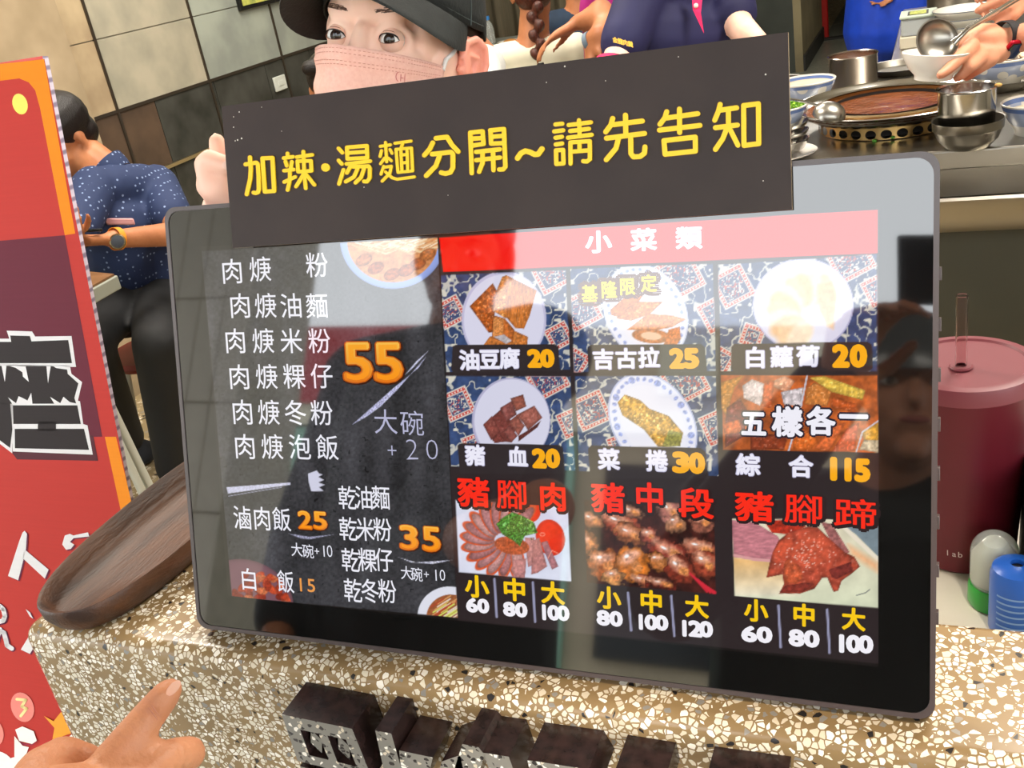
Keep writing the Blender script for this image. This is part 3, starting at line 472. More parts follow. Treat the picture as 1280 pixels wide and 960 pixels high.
TZ = terrazzo('speckled_terrazzo', '9a7f58', 'e6dcc6', 250, .30); FLOORM = terrazzo('sand_terrazzo_floor', 'a8946e', 'b8a684', 60, .5, .08, .35)
GREYF = mat('grey_floor', '6c6d60', .35, noise=.3, nscale=30)
def struct(ob, kind='structure'): ob['kind'] = kind; return ob
def slab(name, a, b, m, **k): return struct(MB().box(a, b).build(name, m, smooth=0, **k))
slab('floor', (-3.1, .35, -.1), (3.2, 14, 0), FLOORM)
slab('ceiling', (-3.1, .35, 3.2), (3.2, 14, 3.3), mat('ceiling_white', 'e6e2d8', .8, bump=.2))
GROUT = mat('tile_grout', 'b9b19c', .8, noise=.2)
wl = slab('wall_left', (-3.16, .35, 0), (-3.012, 14, 3.2), GROUT)
LT = [mat('beige_wall_tile', 'b0a894', .38, noise=.2, nscale=6, col2='989483'), mat('warm_beige_wall_tile', 'bda988', .38, nscale=6, col2='a08c70'), mat('grey_green_wall_tile', 'a2a89c', .38, nscale=5, col2='8b9088')]
DT = [mat('dark_slate_tile', '4a4a45', .22, nscale=5, col2='34342f', spec=.6), mat('brown_slate_tile', '5b4a3c', .25, nscale=5, col2='463a30', spec=.6)]
def tile(y0, y1, z0, z1, m, th=.010):
    g = .0022; b = MB(); x = -3.012; b.box((x, y0 + g, z0 + g), (x + th, y1 - g, z1 - g)); b.build('tile', m, wl, smooth=0)
ys = [2.03, 2.63, 3.236, 3.84, 4.44, 5.04, 5.64, 6.24]
for j, (z0, z1) in enumerate(((1.025, 1.295), (1.295, 1.565), (1.565, 1.835), (1.835, 2.105), (2.105, 2.375))):
    for i in range(len(ys) - 1): tile(ys[i], ys[i + 1], z0, z1, LT[1 if ys[i] < 3.2 else (0 if ys[i] < 3.8 else 2)])
yd = [2.2, 2.62, 3.04, 3.46, 3.87, 4.28, 4.69, 5.1, 5.51, 5.92]
for z0, z1 in ((.758, 1.025), (.49, .758), (.223, .49), (-.0, .223)):
    for i in range(len(yd) - 1): tile(yd[i], yd[i + 1], z0, z1, DT[1 if yd[i] < 3.1 and z0 > .7 else 0])
tr = mat('bronze_trim', '5a5146', .3, metal=.7); gd = mat('brass_trim', 'b5a074', .3, metal=.6)
for k, y in enumerate((3.236, 3.84, 4.44)): struct(MB().box((-3.006, y - .006, 0), (-2.996, y + .006, 3.1)).build('trim_%d' % (k + 1), tr, smooth=0))
struct(MB().box((-3.006, 2.0, 1.018), (-2.997, 6.2, 1.030)).build('trim_4', tr, smooth=0))
struct(MB().box((-3.006, 2.0, .745), (-2.990, 6.2, .757)).build('trim_5', gd, smooth=0))
slab('pillar', (-3.0, 2.55, 0), (-2.93, 3.03, 3.19), mat('warm_wall_panel', 'b5a184', .5, nscale=5, col2='9c8a6e'))
DG = mat('dark_green_slate_panel', '474b45', .35, nscale=3, col2='383c38')
slab('wall_back', (-3.0, 8.4, 0), (-1.06, 8.5, 3.2), DG)
slab('wall_passage', (-1.06, 8.4, 0), (-1.0, 9.9, 3.2), mat('olive_beige_plaster', '8d8263', .7, nscale=4, col2='766c52'))
slab('baseboard_passage', (-1.0, 8.41, 0), (-.985, 9.9, .12), mat('dark_baseboard', '2a2926', .5))
slab('wall_far', (-3.0, 13.2, 0), (3.2, 13.3, 3.2), mat('dim_far_wall', '2a2626', .8))
slab('wall_right', (2.4, .35, 0), (2.5, 14, 3.2), mat('right_wall_paint', 'a8a290', .6, noise=.1))
slab('trim_6', (-1.0, 9.85, .0), (3, 9.95, .02), mat('dark_threshold', '24231f', .6))
for k in range(6):   # grey cast floor of the passage, laid as joined bays
    struct(MB().box((-1.0 if k > 1 else -3.0, 6.4 + k * 1.1, .0), (2.4, 7.49 + k * 1.1, .004)).build('floor_bay', GREYF, smooth=0))
CURT = mat('brown_grey_curtain', '6a6250', .8, noise=.25, nscale=8, stretch=(8, 8, .4))
b = MB(); pts = [(-2.95 + .02 * i, 6.25 + .03 * math.sin(i * .9)) for i in range(75)]
for x, y in pts: b.v += [(x, y, .05), (x, y, 3.0)]
b.f = [(2 * i, 2 * i + 2, 2 * i + 3, 2 * i + 1) for i in range(74)]; b.m = [0] * 74
cu = b.build('curtain', CURT, smooth=60); tag(cu, 'olive brown hanging curtain behind the seated diners', 'curtain'); md = cu.modifiers.new('s', 'SOLIDIFY'); md.thickness = .004
# outside: pavement, road, front of the shop
slab('pavement', (-9, -14, -.14), (9, .35, -.02), mat('pavement_grey', '8f8d86', .7, noise=.2, nscale=4))
SH = struct(MB().box((-3.1, .35, 2.75), (3.2, .47, 3.3)).build('shop_front_beam', mat('front_beam', '75503a', .5), smooth=0))
# ------------------------------------------------------------------ terrazzo service counter
CT = 1.0232
def counter():
    t = thing('service_counter', 'cream and tan speckled terrazzo counter with a rounded front edge', 'counter', (-.1, .5, 0))
    yf, yb, r = .426, .539, .012; x0, x1 = -.648, 1.5
    pr = [(yb, CT), (yf + r * 1.8, CT)] + [(yf + r * (1 - math.sin(a)) + (.0), CT - r * (1 - math.cos(a))) for a in np.linspace(0, math.pi / 2, 7)] + [(yf, 0), (yb, 0)]
    b = MB(); n = len(pr); b.v = [(x0, y, z) for y, z in pr] + [(x1, y, z) for y, z in pr]; b.f = [(i, (i + 1) % n, n + (i + 1) % n, n + i) for i in range(n)] + [tuple(range(n))[::-1], tuple(range(n, 2 * n))]; b.m = [0] * len(b.f)
    b.build('counter_body', TZ, t, smooth=40, bevel=.006)
    b = MB(); b.box((x0, yb - .002, 0), (-.50, .76, CT)); b.build('counter_return', TZ, t, bevel=.006)
    MS = mat('white_marble_shelf', 'd8d5c8', .2, nscale=7, col2='c3bfb0', det=6); b = MB(); b.box((-.2, yb + .001, .90), (1.5, .95, .93)); b.build('marble_shelf', MS, t, bevel=.003)
    b = MB(); b.box((-.45, .90, 0), (1.45, .93, .90)); b.build('shelf_panel', mat('grey_shelf_panel', '6b675c', .6, noise=.1), t)
counter()
# ------------------------------------------------------------------ stone letters standing off the counter front
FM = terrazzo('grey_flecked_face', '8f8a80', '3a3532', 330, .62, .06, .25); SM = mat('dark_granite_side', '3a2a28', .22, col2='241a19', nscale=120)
def sign_letters():
    t = thing('shop_name_letters', 'thick dark granite characters mounted along the counter front', 'sign', (-.25, .415, .95))
    o = np.array([0, .401, 0]); Wv = np.array([0, -.0001, 0])
    def P2(pts): return [(lambda q: (q[0], q[2]))(yat(x, y, .395)) for x, y in pts]
    def pc(pts, holes=None):
        m = MB(); m.prism(P2(pts), (0, .4258, 0), (1, 0, 0), (0, 0, 1), (0, -.0308, 0), 0, 1); return m
    # first character: framed box, two sunk windows each with a lozenge
    A, Bp, Cc, Dd = (352, 893), (440, 911), (466, 975), (372, 951)
    def bl(u, v): return tuple((1 - u) * (1 - v) * A[i] + u * (1 - v) * Bp[i] + u * v * Cc[i] + (1 - u) * v * Dd[i] for i in (0, 1))
    def rect(u0, u1, v0, v1): return [bl(u0, v0), bl(u1, v0), bl(u1, v1), bl(u0, v1)]
    m = MB()
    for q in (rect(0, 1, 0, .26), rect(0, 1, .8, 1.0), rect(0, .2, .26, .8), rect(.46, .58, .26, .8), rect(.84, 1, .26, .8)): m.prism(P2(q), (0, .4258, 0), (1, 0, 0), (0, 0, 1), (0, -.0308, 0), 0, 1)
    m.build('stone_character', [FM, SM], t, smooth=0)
    m = MB()
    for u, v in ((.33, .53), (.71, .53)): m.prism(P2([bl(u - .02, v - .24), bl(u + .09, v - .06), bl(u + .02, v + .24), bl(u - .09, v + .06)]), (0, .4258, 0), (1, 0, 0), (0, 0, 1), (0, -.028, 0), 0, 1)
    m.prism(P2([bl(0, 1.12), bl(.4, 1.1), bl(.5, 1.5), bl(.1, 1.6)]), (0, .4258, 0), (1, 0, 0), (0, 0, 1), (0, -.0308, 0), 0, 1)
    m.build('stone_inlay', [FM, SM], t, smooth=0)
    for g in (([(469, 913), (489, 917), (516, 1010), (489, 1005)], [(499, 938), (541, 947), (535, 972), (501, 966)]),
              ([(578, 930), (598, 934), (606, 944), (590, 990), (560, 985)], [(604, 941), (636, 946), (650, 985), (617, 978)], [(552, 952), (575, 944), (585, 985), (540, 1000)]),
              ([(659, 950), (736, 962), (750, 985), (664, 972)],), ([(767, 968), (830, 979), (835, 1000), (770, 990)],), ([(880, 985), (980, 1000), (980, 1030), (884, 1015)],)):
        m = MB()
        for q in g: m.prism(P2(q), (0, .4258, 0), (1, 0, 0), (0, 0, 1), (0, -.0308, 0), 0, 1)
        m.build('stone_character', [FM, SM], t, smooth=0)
sign_letters()
# ------------------------------------------------------------------ dark message board with yellow characters, leaning on the menu screen
def message_board():
    q = [(277, 133), (985, 40), (990, 262), (291, 310)]; dp = np.array([.6613, .5293, .5387, .6707]) * .990
    P = [at(x, y, d) for (x, y), d in zip(q, dp)]; n = nrm(np.cross(P[1] - P[0], P[0] - P[3])); n = n if n[1] < 0 else -n
    U = nrm(P[1] - P[0]); V = nrm(np.cross(n, U)); V = V if V[2] > 0 else -V
    t = thing('message_board', 'long dark brown board with yellow characters held over the top of the menu screen', 'sign', P[3])
    m = MB(); A = P; B = [p - n * .003 for p in P]; m.add([*A, *B], [(0, 3, 2, 1), (4, 5, 6, 7), (0, 1, 5, 4), (1, 2, 6, 5), (2, 3, 7, 6), (3, 0, 4, 7)], 0); m.m = [0, 1, 1, 1, 1, 1]
    BM = mat('matt_brown_board', '3a302d', .5, nscale=25, col2='342b29', det=6, spec=.25); m.build('board', [BM, mat('pale_board_edge', 'a08c70', .6)], t, smooth=0)
    T = Flat(P[0] + n * .00015, n, 1e-4); Y = mat('yellow_letter', 'eec400', .4, emit=0); Kk = []
    def sk(ox, oy, sc, strokes, w=5.0): Kk.append([([(ox + x / sc, oy + y / sc) for x, y in s], cl, w) for s, cl in strokes])
    c = lambda *s: (list(s), True); o = lambda *s: (list(s), False)
    sk(290, 185, 11.636, [o((258, 135), (262, 200), (272, 300), (262, 450), (212, 672)), o((195, 238), (350, 212), (375, 235), (385, 400), (388, 600), (375, 645), (340, 656), (312, 648)), c((440, 150), (585, 142), (610, 625), (475, 635))])
    sk(290, 185, 11.636, [o((805, 78), (808, 130)), o((750, 147), (885, 128)), o((775, 195), (795, 258)), o((868, 200), (852, 300)), o((755, 330), (895, 312)), o((838, 320), (840, 470), (806, 610)), o((758, 494), (918, 420)), o((1035, 52), (1042, 190), (1048, 360), (1070, 585)), o((940, 132), (1165, 98)), c((950, 190), (1145, 186), (1152, 332), (960, 345)), o((1042, 375), (930, 560)), o((1068, 375), (1195, 535))], 4.5)
    sk(410, 170, 10.667, [o((140, 165), (190, 222)), o((140, 325), (183, 372)), o((205, 452), (145, 638)), c((250, 152), (515, 130), (522, 290), (257, 305)), o((265, 225), (510, 208)), o((245, 372), (560, 335)), o((300, 400), (250, 490)), o((330, 410), (540, 402), (555, 430), (553, 560), (520, 608), (478, 605)), o((390, 440), (345, 545), (235, 608)), o((480, 430), (440, 550), (365, 622))], 4.7)
    sk(410, 170, 10.667, [o((765, 85), (780, 345)), o((695, 138), (830, 117)), o((712, 195), (692, 272)), o((825, 180), (852, 230)), o((755, 292), (700, 370)), o((800, 292), (845, 330)), o((742, 405), (705, 508)), o((745, 418), (845, 402), (820, 500), (720, 602)), o((765, 478), (850, 555), (920, 576), (1150, 545)), o((890, 97), (1105, 67)), o((1000, 85), (975, 150)), c((905, 178), (1110, 158), (1125, 465), (932, 485)), o((968, 175), (985, 475)), o((1052, 170), (1062, 465)), o((990, 252), (1045, 247)), o((995, 358), (1050, 352))], 3.7)
    sk(520, 155, 10.667, [o((265, 190), (412, 172), (475, 275), (560, 368)), o((222, 250), (180, 335), (110, 416)), o((212, 402), (465, 374), (490, 400), (490, 585), (455, 645), (390, 662), (335, 648)), o((312, 425), (262, 560), (135, 690))], 5.8)
    sk(520, 155, 10.667, [o((742, 655), (722, 115), (885, 97), (900, 265), (745, 288)), o((740, 196), (890, 186)), o((988, 85), (1170, 66), (1190, 570), (1160, 605), (1108, 606)), o((992, 95), (1000, 262), (1170, 255)), o((1000, 170), (1170, 157)), o((800, 372), (1115, 337)), o((800, 482), (1120, 447)), o((885, 380), (885, 520), (840, 637)), o((1025, 370), (1032, 615))], 5.4)
    sk(640, 145, 10.667, [o((72, 562), (115, 500), (175, 466), (240, 482), (300, 512), (350, 508), (398, 438))], 6.6)
    sk(640, 145, 10.667, [o((578, 113), (668, 102)), o((562, 206), (680, 190)), o((580, 290), (665, 277)), o((582, 380), (668, 366)), c((585, 458), (680, 450), (685, 632), (590, 640)), o((892, 57), (902, 262)), o((755, 121), (1050, 83)), o((775, 200), (1025, 170)), o((745, 290), (1060, 250)), o((780, 635), (778, 352), (1035, 334), (1038, 575), (1000, 606), (948, 602)), o((790, 476), (1030, 456)), o((898, 345), (898, 462))], 5.2)
    sk(740, 130, 10.667, [o((275, 192), (250, 280), (182, 372)), o((285, 275), (670, 226)), o((445, 148), (450, 425)), o((192, 456), (700, 392)), o((352, 460), (318, 590), (190, 743)), o((515, 430), (518, 660), (552, 705), (640, 700), (698, 655), (706, 572))], 6.2)
    sk(850, 115, 10.667, [o((-178, 262), (-203, 345), (-268, 430)), o((-173, 345), (235, 288)), o((-8, 227), (-6, 540)), o((-275, 508), (265, 445)), c((-215, 648), (203, 600), (205, 788), (-200, 830))], 6.2)
    sk(850, 115, 10.667, [o((535, 165), (512, 255), (462, 376)), o((545, 240), (755, 210)), o((645, 250), (645, 440)), o((472, 476), (765, 440)), o((622, 490), (568, 625), (472, 765)), o((662, 490), (772, 708)), c((848, 180), (1045, 156), (1050, 688), (852, 712))], 6.2)
    Kk.insert(2, [([(406.5, 209.2), (406.9, 209.4)], False, 10.5)])
    for ks in Kk:
        for pts, cl, w_ in ks: T.stroke(pts, w_ + 1.6, '5d2c10', cl)
    T.build('letter_outline', attr_mat('board_ink', 0, .5), t)
    for ks in Kk:
        m = MB(); j = 0
        for pts, cl, w_ in ks:
            pts = [np.array(p, float) for p in pts] + ([np.array(pts[0], float)] if cl else [])
            for a, b in zip(pts, pts[1:]):
                th = math.atan2(b[1] - a[1], b[0] - a[0]); r = w_ / 2; ring = [(b[0] + r * math.cos(th + q_), b[1] + r * math.sin(th + q_)) for q_ in np.linspace(-math.pi / 2, math.pi / 2, 7)] + [(a[0] + r * math.cos(th + q_), a[1] + r * math.sin(th + q_)) for q_ in np.linspace(math.pi / 2, 1.5 * math.pi, 7)]
                top = [onpl(x, y, P[0] + n * (.0010 + j * 1e-5), n) for x, y in ring]; bot = [p - n * .0009 for p in top]; k = len(ring); j += 1
                nn = sum(np.cross(top[i] - top[0], top[(i + 1) % k] - top[0]) for i in range(1, k)); top, bot = (top, bot) if np.dot(nn, n) > 0 else (top[::-1], bot[::-1])
                m.add(top + bot, [tuple(range(k))] + [((i + 1) % k, i, k + i, k + (i + 1) % k) for i in range(k)])
        m.build('raised_character', Y, t, smooth=0)
    sp = MB(); rs = random.Random(4)
    for x, y, r in [(299, 140, 1.0), (292, 146, .8), (292, 159, .9), (297, 175, 1.3), (302, 173, 1.4), (294, 176, .9), (706, 83, 1.2), (848, 71, .8), (757, 101, .7), (957, 93, 1.1), (352, 164, .6), (327, 134, .6), (455, 234, .8), (560, 244, .6), (954, 226, .8), (683, 103, .7)]:
        c0 = onpl(x, y, P[0] + n * .0002, n); s = r * .00045; sp.add([c0 + s * (math.cos(a) * U + math.sin(a) * V) for a in np.linspace(0, 2 * math.pi, 7)[:-1]], [tuple(range(6))] if np.dot(np.cross(U, V), n) > 0 else [tuple(range(6))[::-1]])
    sp.build('paint_fleck', mat('white_fleck', 'd8d0c4', .6), t, smooth=0)['kind'] = 'stuff'
message_board()
# ------------------------------------------------------------------ red poster board
def poster():
    e = nrm((0, .1979, .9802)); nP = nrm((0, -.9802, .1979)); P0 = np.array([-.8633, .85, 1.3982]); X = SU
    t = thing('poster_board', 'tall red cardboard poster with an orange border left of the counter', 'poster', P0 - e * 1.42)
    H = 1.42; W_ = .56; top = .004; c = [P0 - X * W_ + e * top, P0 + e * top, P0 - e * H, P0 - X * W_ - e * H]; bk = [p - nP * .0075 for p in c]; m = MB()
    m.add([*c, *bk], [(0, 3, 2, 1), (4, 5, 6, 7), (0, 1, 5, 4), (1, 2, 6, 5), (2, 3, 7, 6), (3, 0, 4, 7)]); m.m = [0, 2, 1, 1, 1, 1]
    CORE = bpy.data.materials.new('fluted_board_edge'); CORE.use_nodes = True; nt = CORE.node_tree; tc = nt.nodes.new('ShaderNodeTexCoord'); wv = nt.nodes.new('ShaderNodeTexWave'); wv.bands_direction = 'Z'; wv.inputs['Scale'].default_value = 26; wv.inputs['Distortion'].default_value = 1.5; nt.links.new(tc.outputs['Object'], wv.inputs[0])
    rp = nt.nodes.new('ShaderNodeValToRGB'); rp.color_ramp.elements[0].color = (*hx('8f86a0'), 1); rp.color_ramp.elements[1].color = (*hx('ddd8ea'), 1); rp.color_ramp.elements[0].position = .1; rp.color_ramp.elements[1].position = .5; nt.links.new(wv.outputs[1], rp.inputs[0]); nt.links.new(rp.outputs[0], nt.nodes['Principled BSDF'].inputs[0])
    m.build('board', [mat('poster_red', 'd8483f', .5), CORE, mat('board_back', 'b9b2a6', .7)], t, smooth=0)
    T = Flat(P0 + nP * .0003, nP, 1.2e-4); RED = 'bf3b34'
    T.poly([(-220, 110), (55.5, 73.5), (168, 650), (260, 1130), (-200, 1130)], RED); T.layer()
    T.poly([(-220, 108), (0, 80), (55, 74), (94, 292), (81, 294), (50, 135), (44, 113), (36, 103), (24, 98), (0, 101), (-220, 130)], 'ef8a1c')
    T.poly([(131, 546), (145, 546), (172, 660), (156, 662)], 'f08e22'); T.poly([(-220, 320), (0, 301), (81, 294), (128, 546), (-220, 546)], '692a38')
    T.poly([(25 + 9.5 * math.cos(a) + 2 * math.sin(a), 130 + 13 * math.sin(a)) for a in np.linspace(0, 6.28, 25)[:-1]], 'f3e36a'); T.layer()
    q3 = lambda pts: [(x / 3, 380 + y / 3) for x, y in pts]
    T.poly(q3([(0, 500), (64, 583), (368, 588), (350, 495), (300, 480), (40, 480)]), '5a2f36'); T.layer()
    Wt = 'e6e2e3'; Dk = '332c2c'
    for g in ([(-150, 130), (35, 130), (25, 100), (120, 103), (132, 122), (268, 120), (285, 236), (-150, 236)], [(-150, 225), (262, 230), (268, 262), (308, 293), (292, 362), (300, 365), (312, 450), (328, 455), (348, 565), (48, 553), (40, 380), (-150, 380)], [(-150, 370), (48, 370), (46, 560), (0, 525), (-150, 420)]): T.poly(q3(g), Wt)
    T.layer()
    for g in ([(-150, 142), (42, 142), (38, 118), (112, 120), (118, 140), (256, 135), (270, 222), (-150, 222)], [(-150, 231), (250, 234), (254, 262), (294, 298), (279, 352), (286, 374), (48, 374), (-150, 374)], [(48, 380), (290, 380), (303, 450), (50, 450)], [(142, 440), (210, 440), (210, 476), (142, 476)], [(55, 468), (315, 468), (334, 547), (56, 541)], [(-150, 372), (38, 372), (46, 470), (38, 540), (-150, 400)]): T.poly(q3(g), Dk)
    T.layer()
    for g in ([(5, 228), (24, 230), (18, 292)], [(30, 230), (96, 234), (108, 292), (86, 272), (84, 256), (60, 240)], [(174, 232), (190, 234), (180, 297)], [(192, 228), (262, 236), (252, 246), (210, 240)], [(30, 350), (48, 378), (122, 378), (117, 333), (103, 362), (84, 352), (70, 346), (60, 372)], [(188, 348), (206, 378), (298, 378), (286, 373), (262, 368), (238, 348), (226, 372)]): T.poly(q3(g), Wt)
    q4 = lambda pts, dx=0, dy=0: [((x + dx) / 3, 640 + (y + dy) / 3) for x, y in pts]
    WS = ([(84, 78), (92, 70), (101, 82), (97, 142), (68, 256), (30, 240), (72, 110)], [(92, 140), (182, 216), (168, 250), (84, 172)], [(233, 122), (243, 88), (262, 82), (275, 88), (330, 76), (334, 92), (276, 98), (262, 112), (278, 122), (266, 138), (248, 142)], [(96, 364), (112, 376), (124, 400), (112, 392)], [(118, 450), (138, 438), (150, 470), (112, 532), (78, 516)])
    for g in WS: T.poly(q4(g, 6, 4), '6b2b45')
    T.layer()
    for g in WS: T.poly(q4(g), Wt)
    for pts in ([(-40, 340), (-5, 350), (12, 365), (18, 390), (12, 408), (-20, 415)], [(-20, 440), (14, 452), (22, 480), (26, 500), (44, 512)], [(-60, 470), (-20, 500), (0, 440)]): T.stroke([((x) / 3 + 1.5, 641 + y / 3) for x, y in pts], 6.6, '6b2b45')
    T.layer()
    for pts in ([(-40, 340), (-5, 350), (12, 365), (18, 390), (12, 408), (-20, 415)], [(-20, 440), (14, 452), (22, 480), (26, 500), (44, 512)], [(-60, 470), (-20, 500), (0, 440)]): T.stroke(q4(pts), 5.6, Wt)
    ov = lambda cx, cy, rx, ry, a=0: [(cx + rx * math.cos(k) * math.cos(a) - ry * math.sin(k) * math.sin(a), cy + rx * math.cos(k) * math.sin(a) + ry * math.sin(k) * math.cos(a)) for k in np.linspace(0, 2 * math.pi, 25)[:-1]]
    T.poly(ov(28, 884, 14, 19, -.35), 'ee8b80'); T.poly(ov(-9, 915, 13, 18, -.35), 'ee8b80')
    for cx, cy, rx, ry in ((-10, 956, 26, 18), (22, 962, 20, 16), (52, 958, 26, 22), (80, 950, 26, 26), (105, 952, 30, 40)): T.poly(ov(cx, cy, rx, ry), 'fdf6ea'); T.layer()
    T.poly([(19, 912), (28, 908), (42, 914), (46, 926), (40, 930), (24, 926)], 'fdf6ea'); T.poly([(18, 920), (28, 932), (36, 934), (30, 950), (18, 946)], 'fdf6ea'); T.stroke([(20, 924), (28, 930), (40, 931), (46, 926)], 1.5, 'a03a50'); T.layer()
    T.poly([(55, 895), (67, 901.5), (77, 889), (82, 903), (97, 914), (79, 920), (65, 927), (68, 910)], 'f7a63c'); T.stroke([(21, 874), (32, 875), (27, 883), (33, 886), (26, 895)], 3.6, 'fbe6a2')
    T.build('print', attr_mat('poster_ink', 0, .6, spec=.12, grain=.05), t)
poster()
# ------------------------------------------------------------------ long wooden tray
def tray():
    t = thing('wooden_tray', 'long dark brown oval wooden tray lying across the end of the counter', 'tray', (-.6, .5625, CT))
    WD = mat('worn_dark_wood', '5a3821', .45, nscale=11, col2='38241a', stretch=(6, .8, 4), bump=.25, bscale=90, det=6, coat=.0); c = np.array([-.6, .5625, CT]); n = 56
    prof = [(.0, 0), (.82, 0), (.9, .004), (.985, .014), (1.0, .0225), (.985, .0245), (.94, .0235), (.88, .012), (.80, .007), (.5, .0055), (0, .005)]; vs = []; fs = []
    for s_, z in prof:
        for k in range(n):
            a = 2 * math.pi * k / n; e = 2 / 2.5; X = .0515 * abs(math.cos(a)) ** e * (1 if math.cos(a) > 0 else -1); Y = .141 * abs(math.sin(a)) ** e * (1 if math.sin(a) > 0 else -1)
            vs.append(c + (X * s_ if s_ > .75 else X * s_ * .9, Y * (1 - (1 - s_) * .5) if s_ > .75 else Y * s_, z + .0005))
    for i in range(len(prof) - 1): fs += [(i * n + k, i * n + (k + 1) % n, (i + 1) * n + (k + 1) % n, (i + 1) * n + k) for k in range(n)]
    MB().add(vs, fs).build('tray_body', WD, t, smooth=60)
tray()

fr = thing('framed_picture', 'black framed picture with yellow print high on the tiled wall', 'picture', (-3.0, 4.6, 1.4)); a, b = xat(298, 14, -3.0), xat(345, 2, -3.0)
MB().box((-3.0, a[1], a[2]), (-2.98, a[1] + .42, a[2] + .4)).build('frame', mat('black_frame', '151515', .4), fr, bevel=.003); MB().box((-2.981, a[1] + .018, a[2] + .018), (-2.978, a[1] + .40, a[2] + .38)).build('print', mat('yellow_print', 'c9c860', .6, nscale=20, col2='8f9b50'), fr)
a = xat(349, 104, -3.0); fr = thing('wall_socket', 'white wall socket on the dark tiles beside the mask', 'socket', a); MB().box((-3.0, a[1] - .05, a[2] - .034), (-2.99, a[1] + .05, a[2] + .034)).build('socket_plate', mat('white_plastic', 'c8ccc4', .4), fr, bevel=.003); MB().box((-2.991, a[1] - .02, a[2] - .012), (-2.987, a[1] + .02, a[2] + .012)).build('rocker', MATS['white_plastic'], fr, bevel=.001)
# ------------------------------------------------------------------ the street side, behind the camera (seen in the glass and lighting the counter)
AW = mat('added_awning_grey', '8a857a', .8, noise=.1)
tag(MB().box((-6, -2.0, 2.7), (6, .34, 2.75)).build('added_awning', AW, smooth=0), 'unseen grey awning added over the shop front to cut sky light', 'awning')  # out-of-view slab added to hold back sky light from the counter
def street():
    t = thing('street_building', 'low beige building across the street with shutters and a red sign band', 'building', (0, -7.2, 0))
    BG = mat('beige_facade', 'cdbd9f', .7, noise=.15, nscale=3); RD = mat('red_sign_band', 'a8242a', .5); GN = mat('green_shutter', '8fc0a8', .5); CRM = mat('cream_lintel', 'd8d2b8', .6); DKW = mat('dark_shop_glass', '1c2226', .2)
    MB().box((-9, -7.6, 0), (9, -7.2, 3.3)).build('facade', BG, t, smooth=0); MB().box((-9, -7.2, 2.55), (-3.9, -7.0, 3.3)).build('sign_band', RD, t, smooth=0)
    MB().box((-9, -7.19, 2.35), (9, -7.05, 2.55)).build('lintel', CRM, t, smooth=0)
    for k in range(5): x = -8.8 + k * 1.2; MB().box((x, -7.19, .1), (x + 1.12, -7.12, 2.33)).build('shutter_panel', GN, t, smooth=0)
    for x in (-2.6, -.3, 2.0, 4.3, 6.6): MB().box((x, -7.19, .5), (x + 1.7, -7.14, 2.1)).build('shop_window', DKW, t, smooth=0)
    for x in (-2.2, -1.0, .2, 1.4, 2.6): MB().box((x, -7.19, 2.7), (x + .5, -7.14, 3.2)).build('upper_window', CRM, t, smooth=0)
street()
def tiled_pillar():
    t = thing('tiled_pillar', 'beige street pillar faced with narrow vertical tiles', 'pillar', (-2.6, -1.9, 0)); PT = mat('pillar_tile', 'ece4d2', .45, noise=.08)
    MB().box((-2.92, -2.3, 0), (-2.36, -1.91, 2.9)).build('pillar_core', GROUT, t, smooth=0)
    for k in range(5):
        for j in range(7):
            x = -2.915 + k * .112; MB().box((x, -1.913, .02 + j * .4), (x + .106, -1.90, .41 + j * .4)).build('tile', PT, t, smooth=0)
tiled_pillar()
# ------------------------------------------------------------------ things on the marble shelf behind the counter
def tumbler():
    c = np.array([.018, .752, .9305]); t = thing('lidded_tumbler', 'large maroon lidded cup with a clear straw right of the menu screen', 'cup', c)
    MR = mat('maroon_cup_body', '5e1622', .38, spec=.4, bump=.03); LD = mat('pink_maroon_lid', '7c3a42', .45)
    MB().lathe([(0, 0), (.036, 0), (.039, .003), (.0470, .151), (.048, .156), (.046, .156), (.0, .152)], c, 48).build('cup_body', MR, t, smooth=40)
    MB().lathe([(.0, .1655), (.041, .1655), (.0425, .167), (.046, .167), (.0495, .166), (.0505, .163), (.0505, .1535), (.0495, .153), (0, .153)][::-1], c, 48).build('lid', LD, t, smooth=40)
    MB().lathe([(.0, .1657), (.008, .1657), (.0085, .167), (.0075, .168), (.004, .168)][::-1], c + (-.004, -.008, 0), 24).build('straw_seal', LD, t, smooth=40)
    ST = mat('clear_straw', (.9, .8, .8), .05, trans=1., ior=1.2); s0 = c + (-.004, -.008, .163)
    MB().lathe([(.0042, 0), (.0042, .060), (.0034, .060), (.0034, 0)], s0, 20).build('straw', ST, t, smooth=60)
    T = Flat(c, (0, -1, 0)); V = []; 
    g = MB()
    for i, ch in enumerate('lab'):
        Vg, Pg = glyph(ch); pts = []
        for x, y in Vg:
            sx = (i * .55 + x - .3) * .0075; sz = y * .0075 + .018; a = -1.83 + (sx / .041); rr = .0402 + sz * .0515 - .0; rr = .0391 + (sz - .003) * (.008 / .148) + .0002; pts.append(c + (rr * math.cos(a), rr * math.sin(a), sz))
        g.add(pts, Pg)
    g.build('printed_word', mat('pale_print', 'd8c4c8', .5), t, smooth=0)
tumbler()
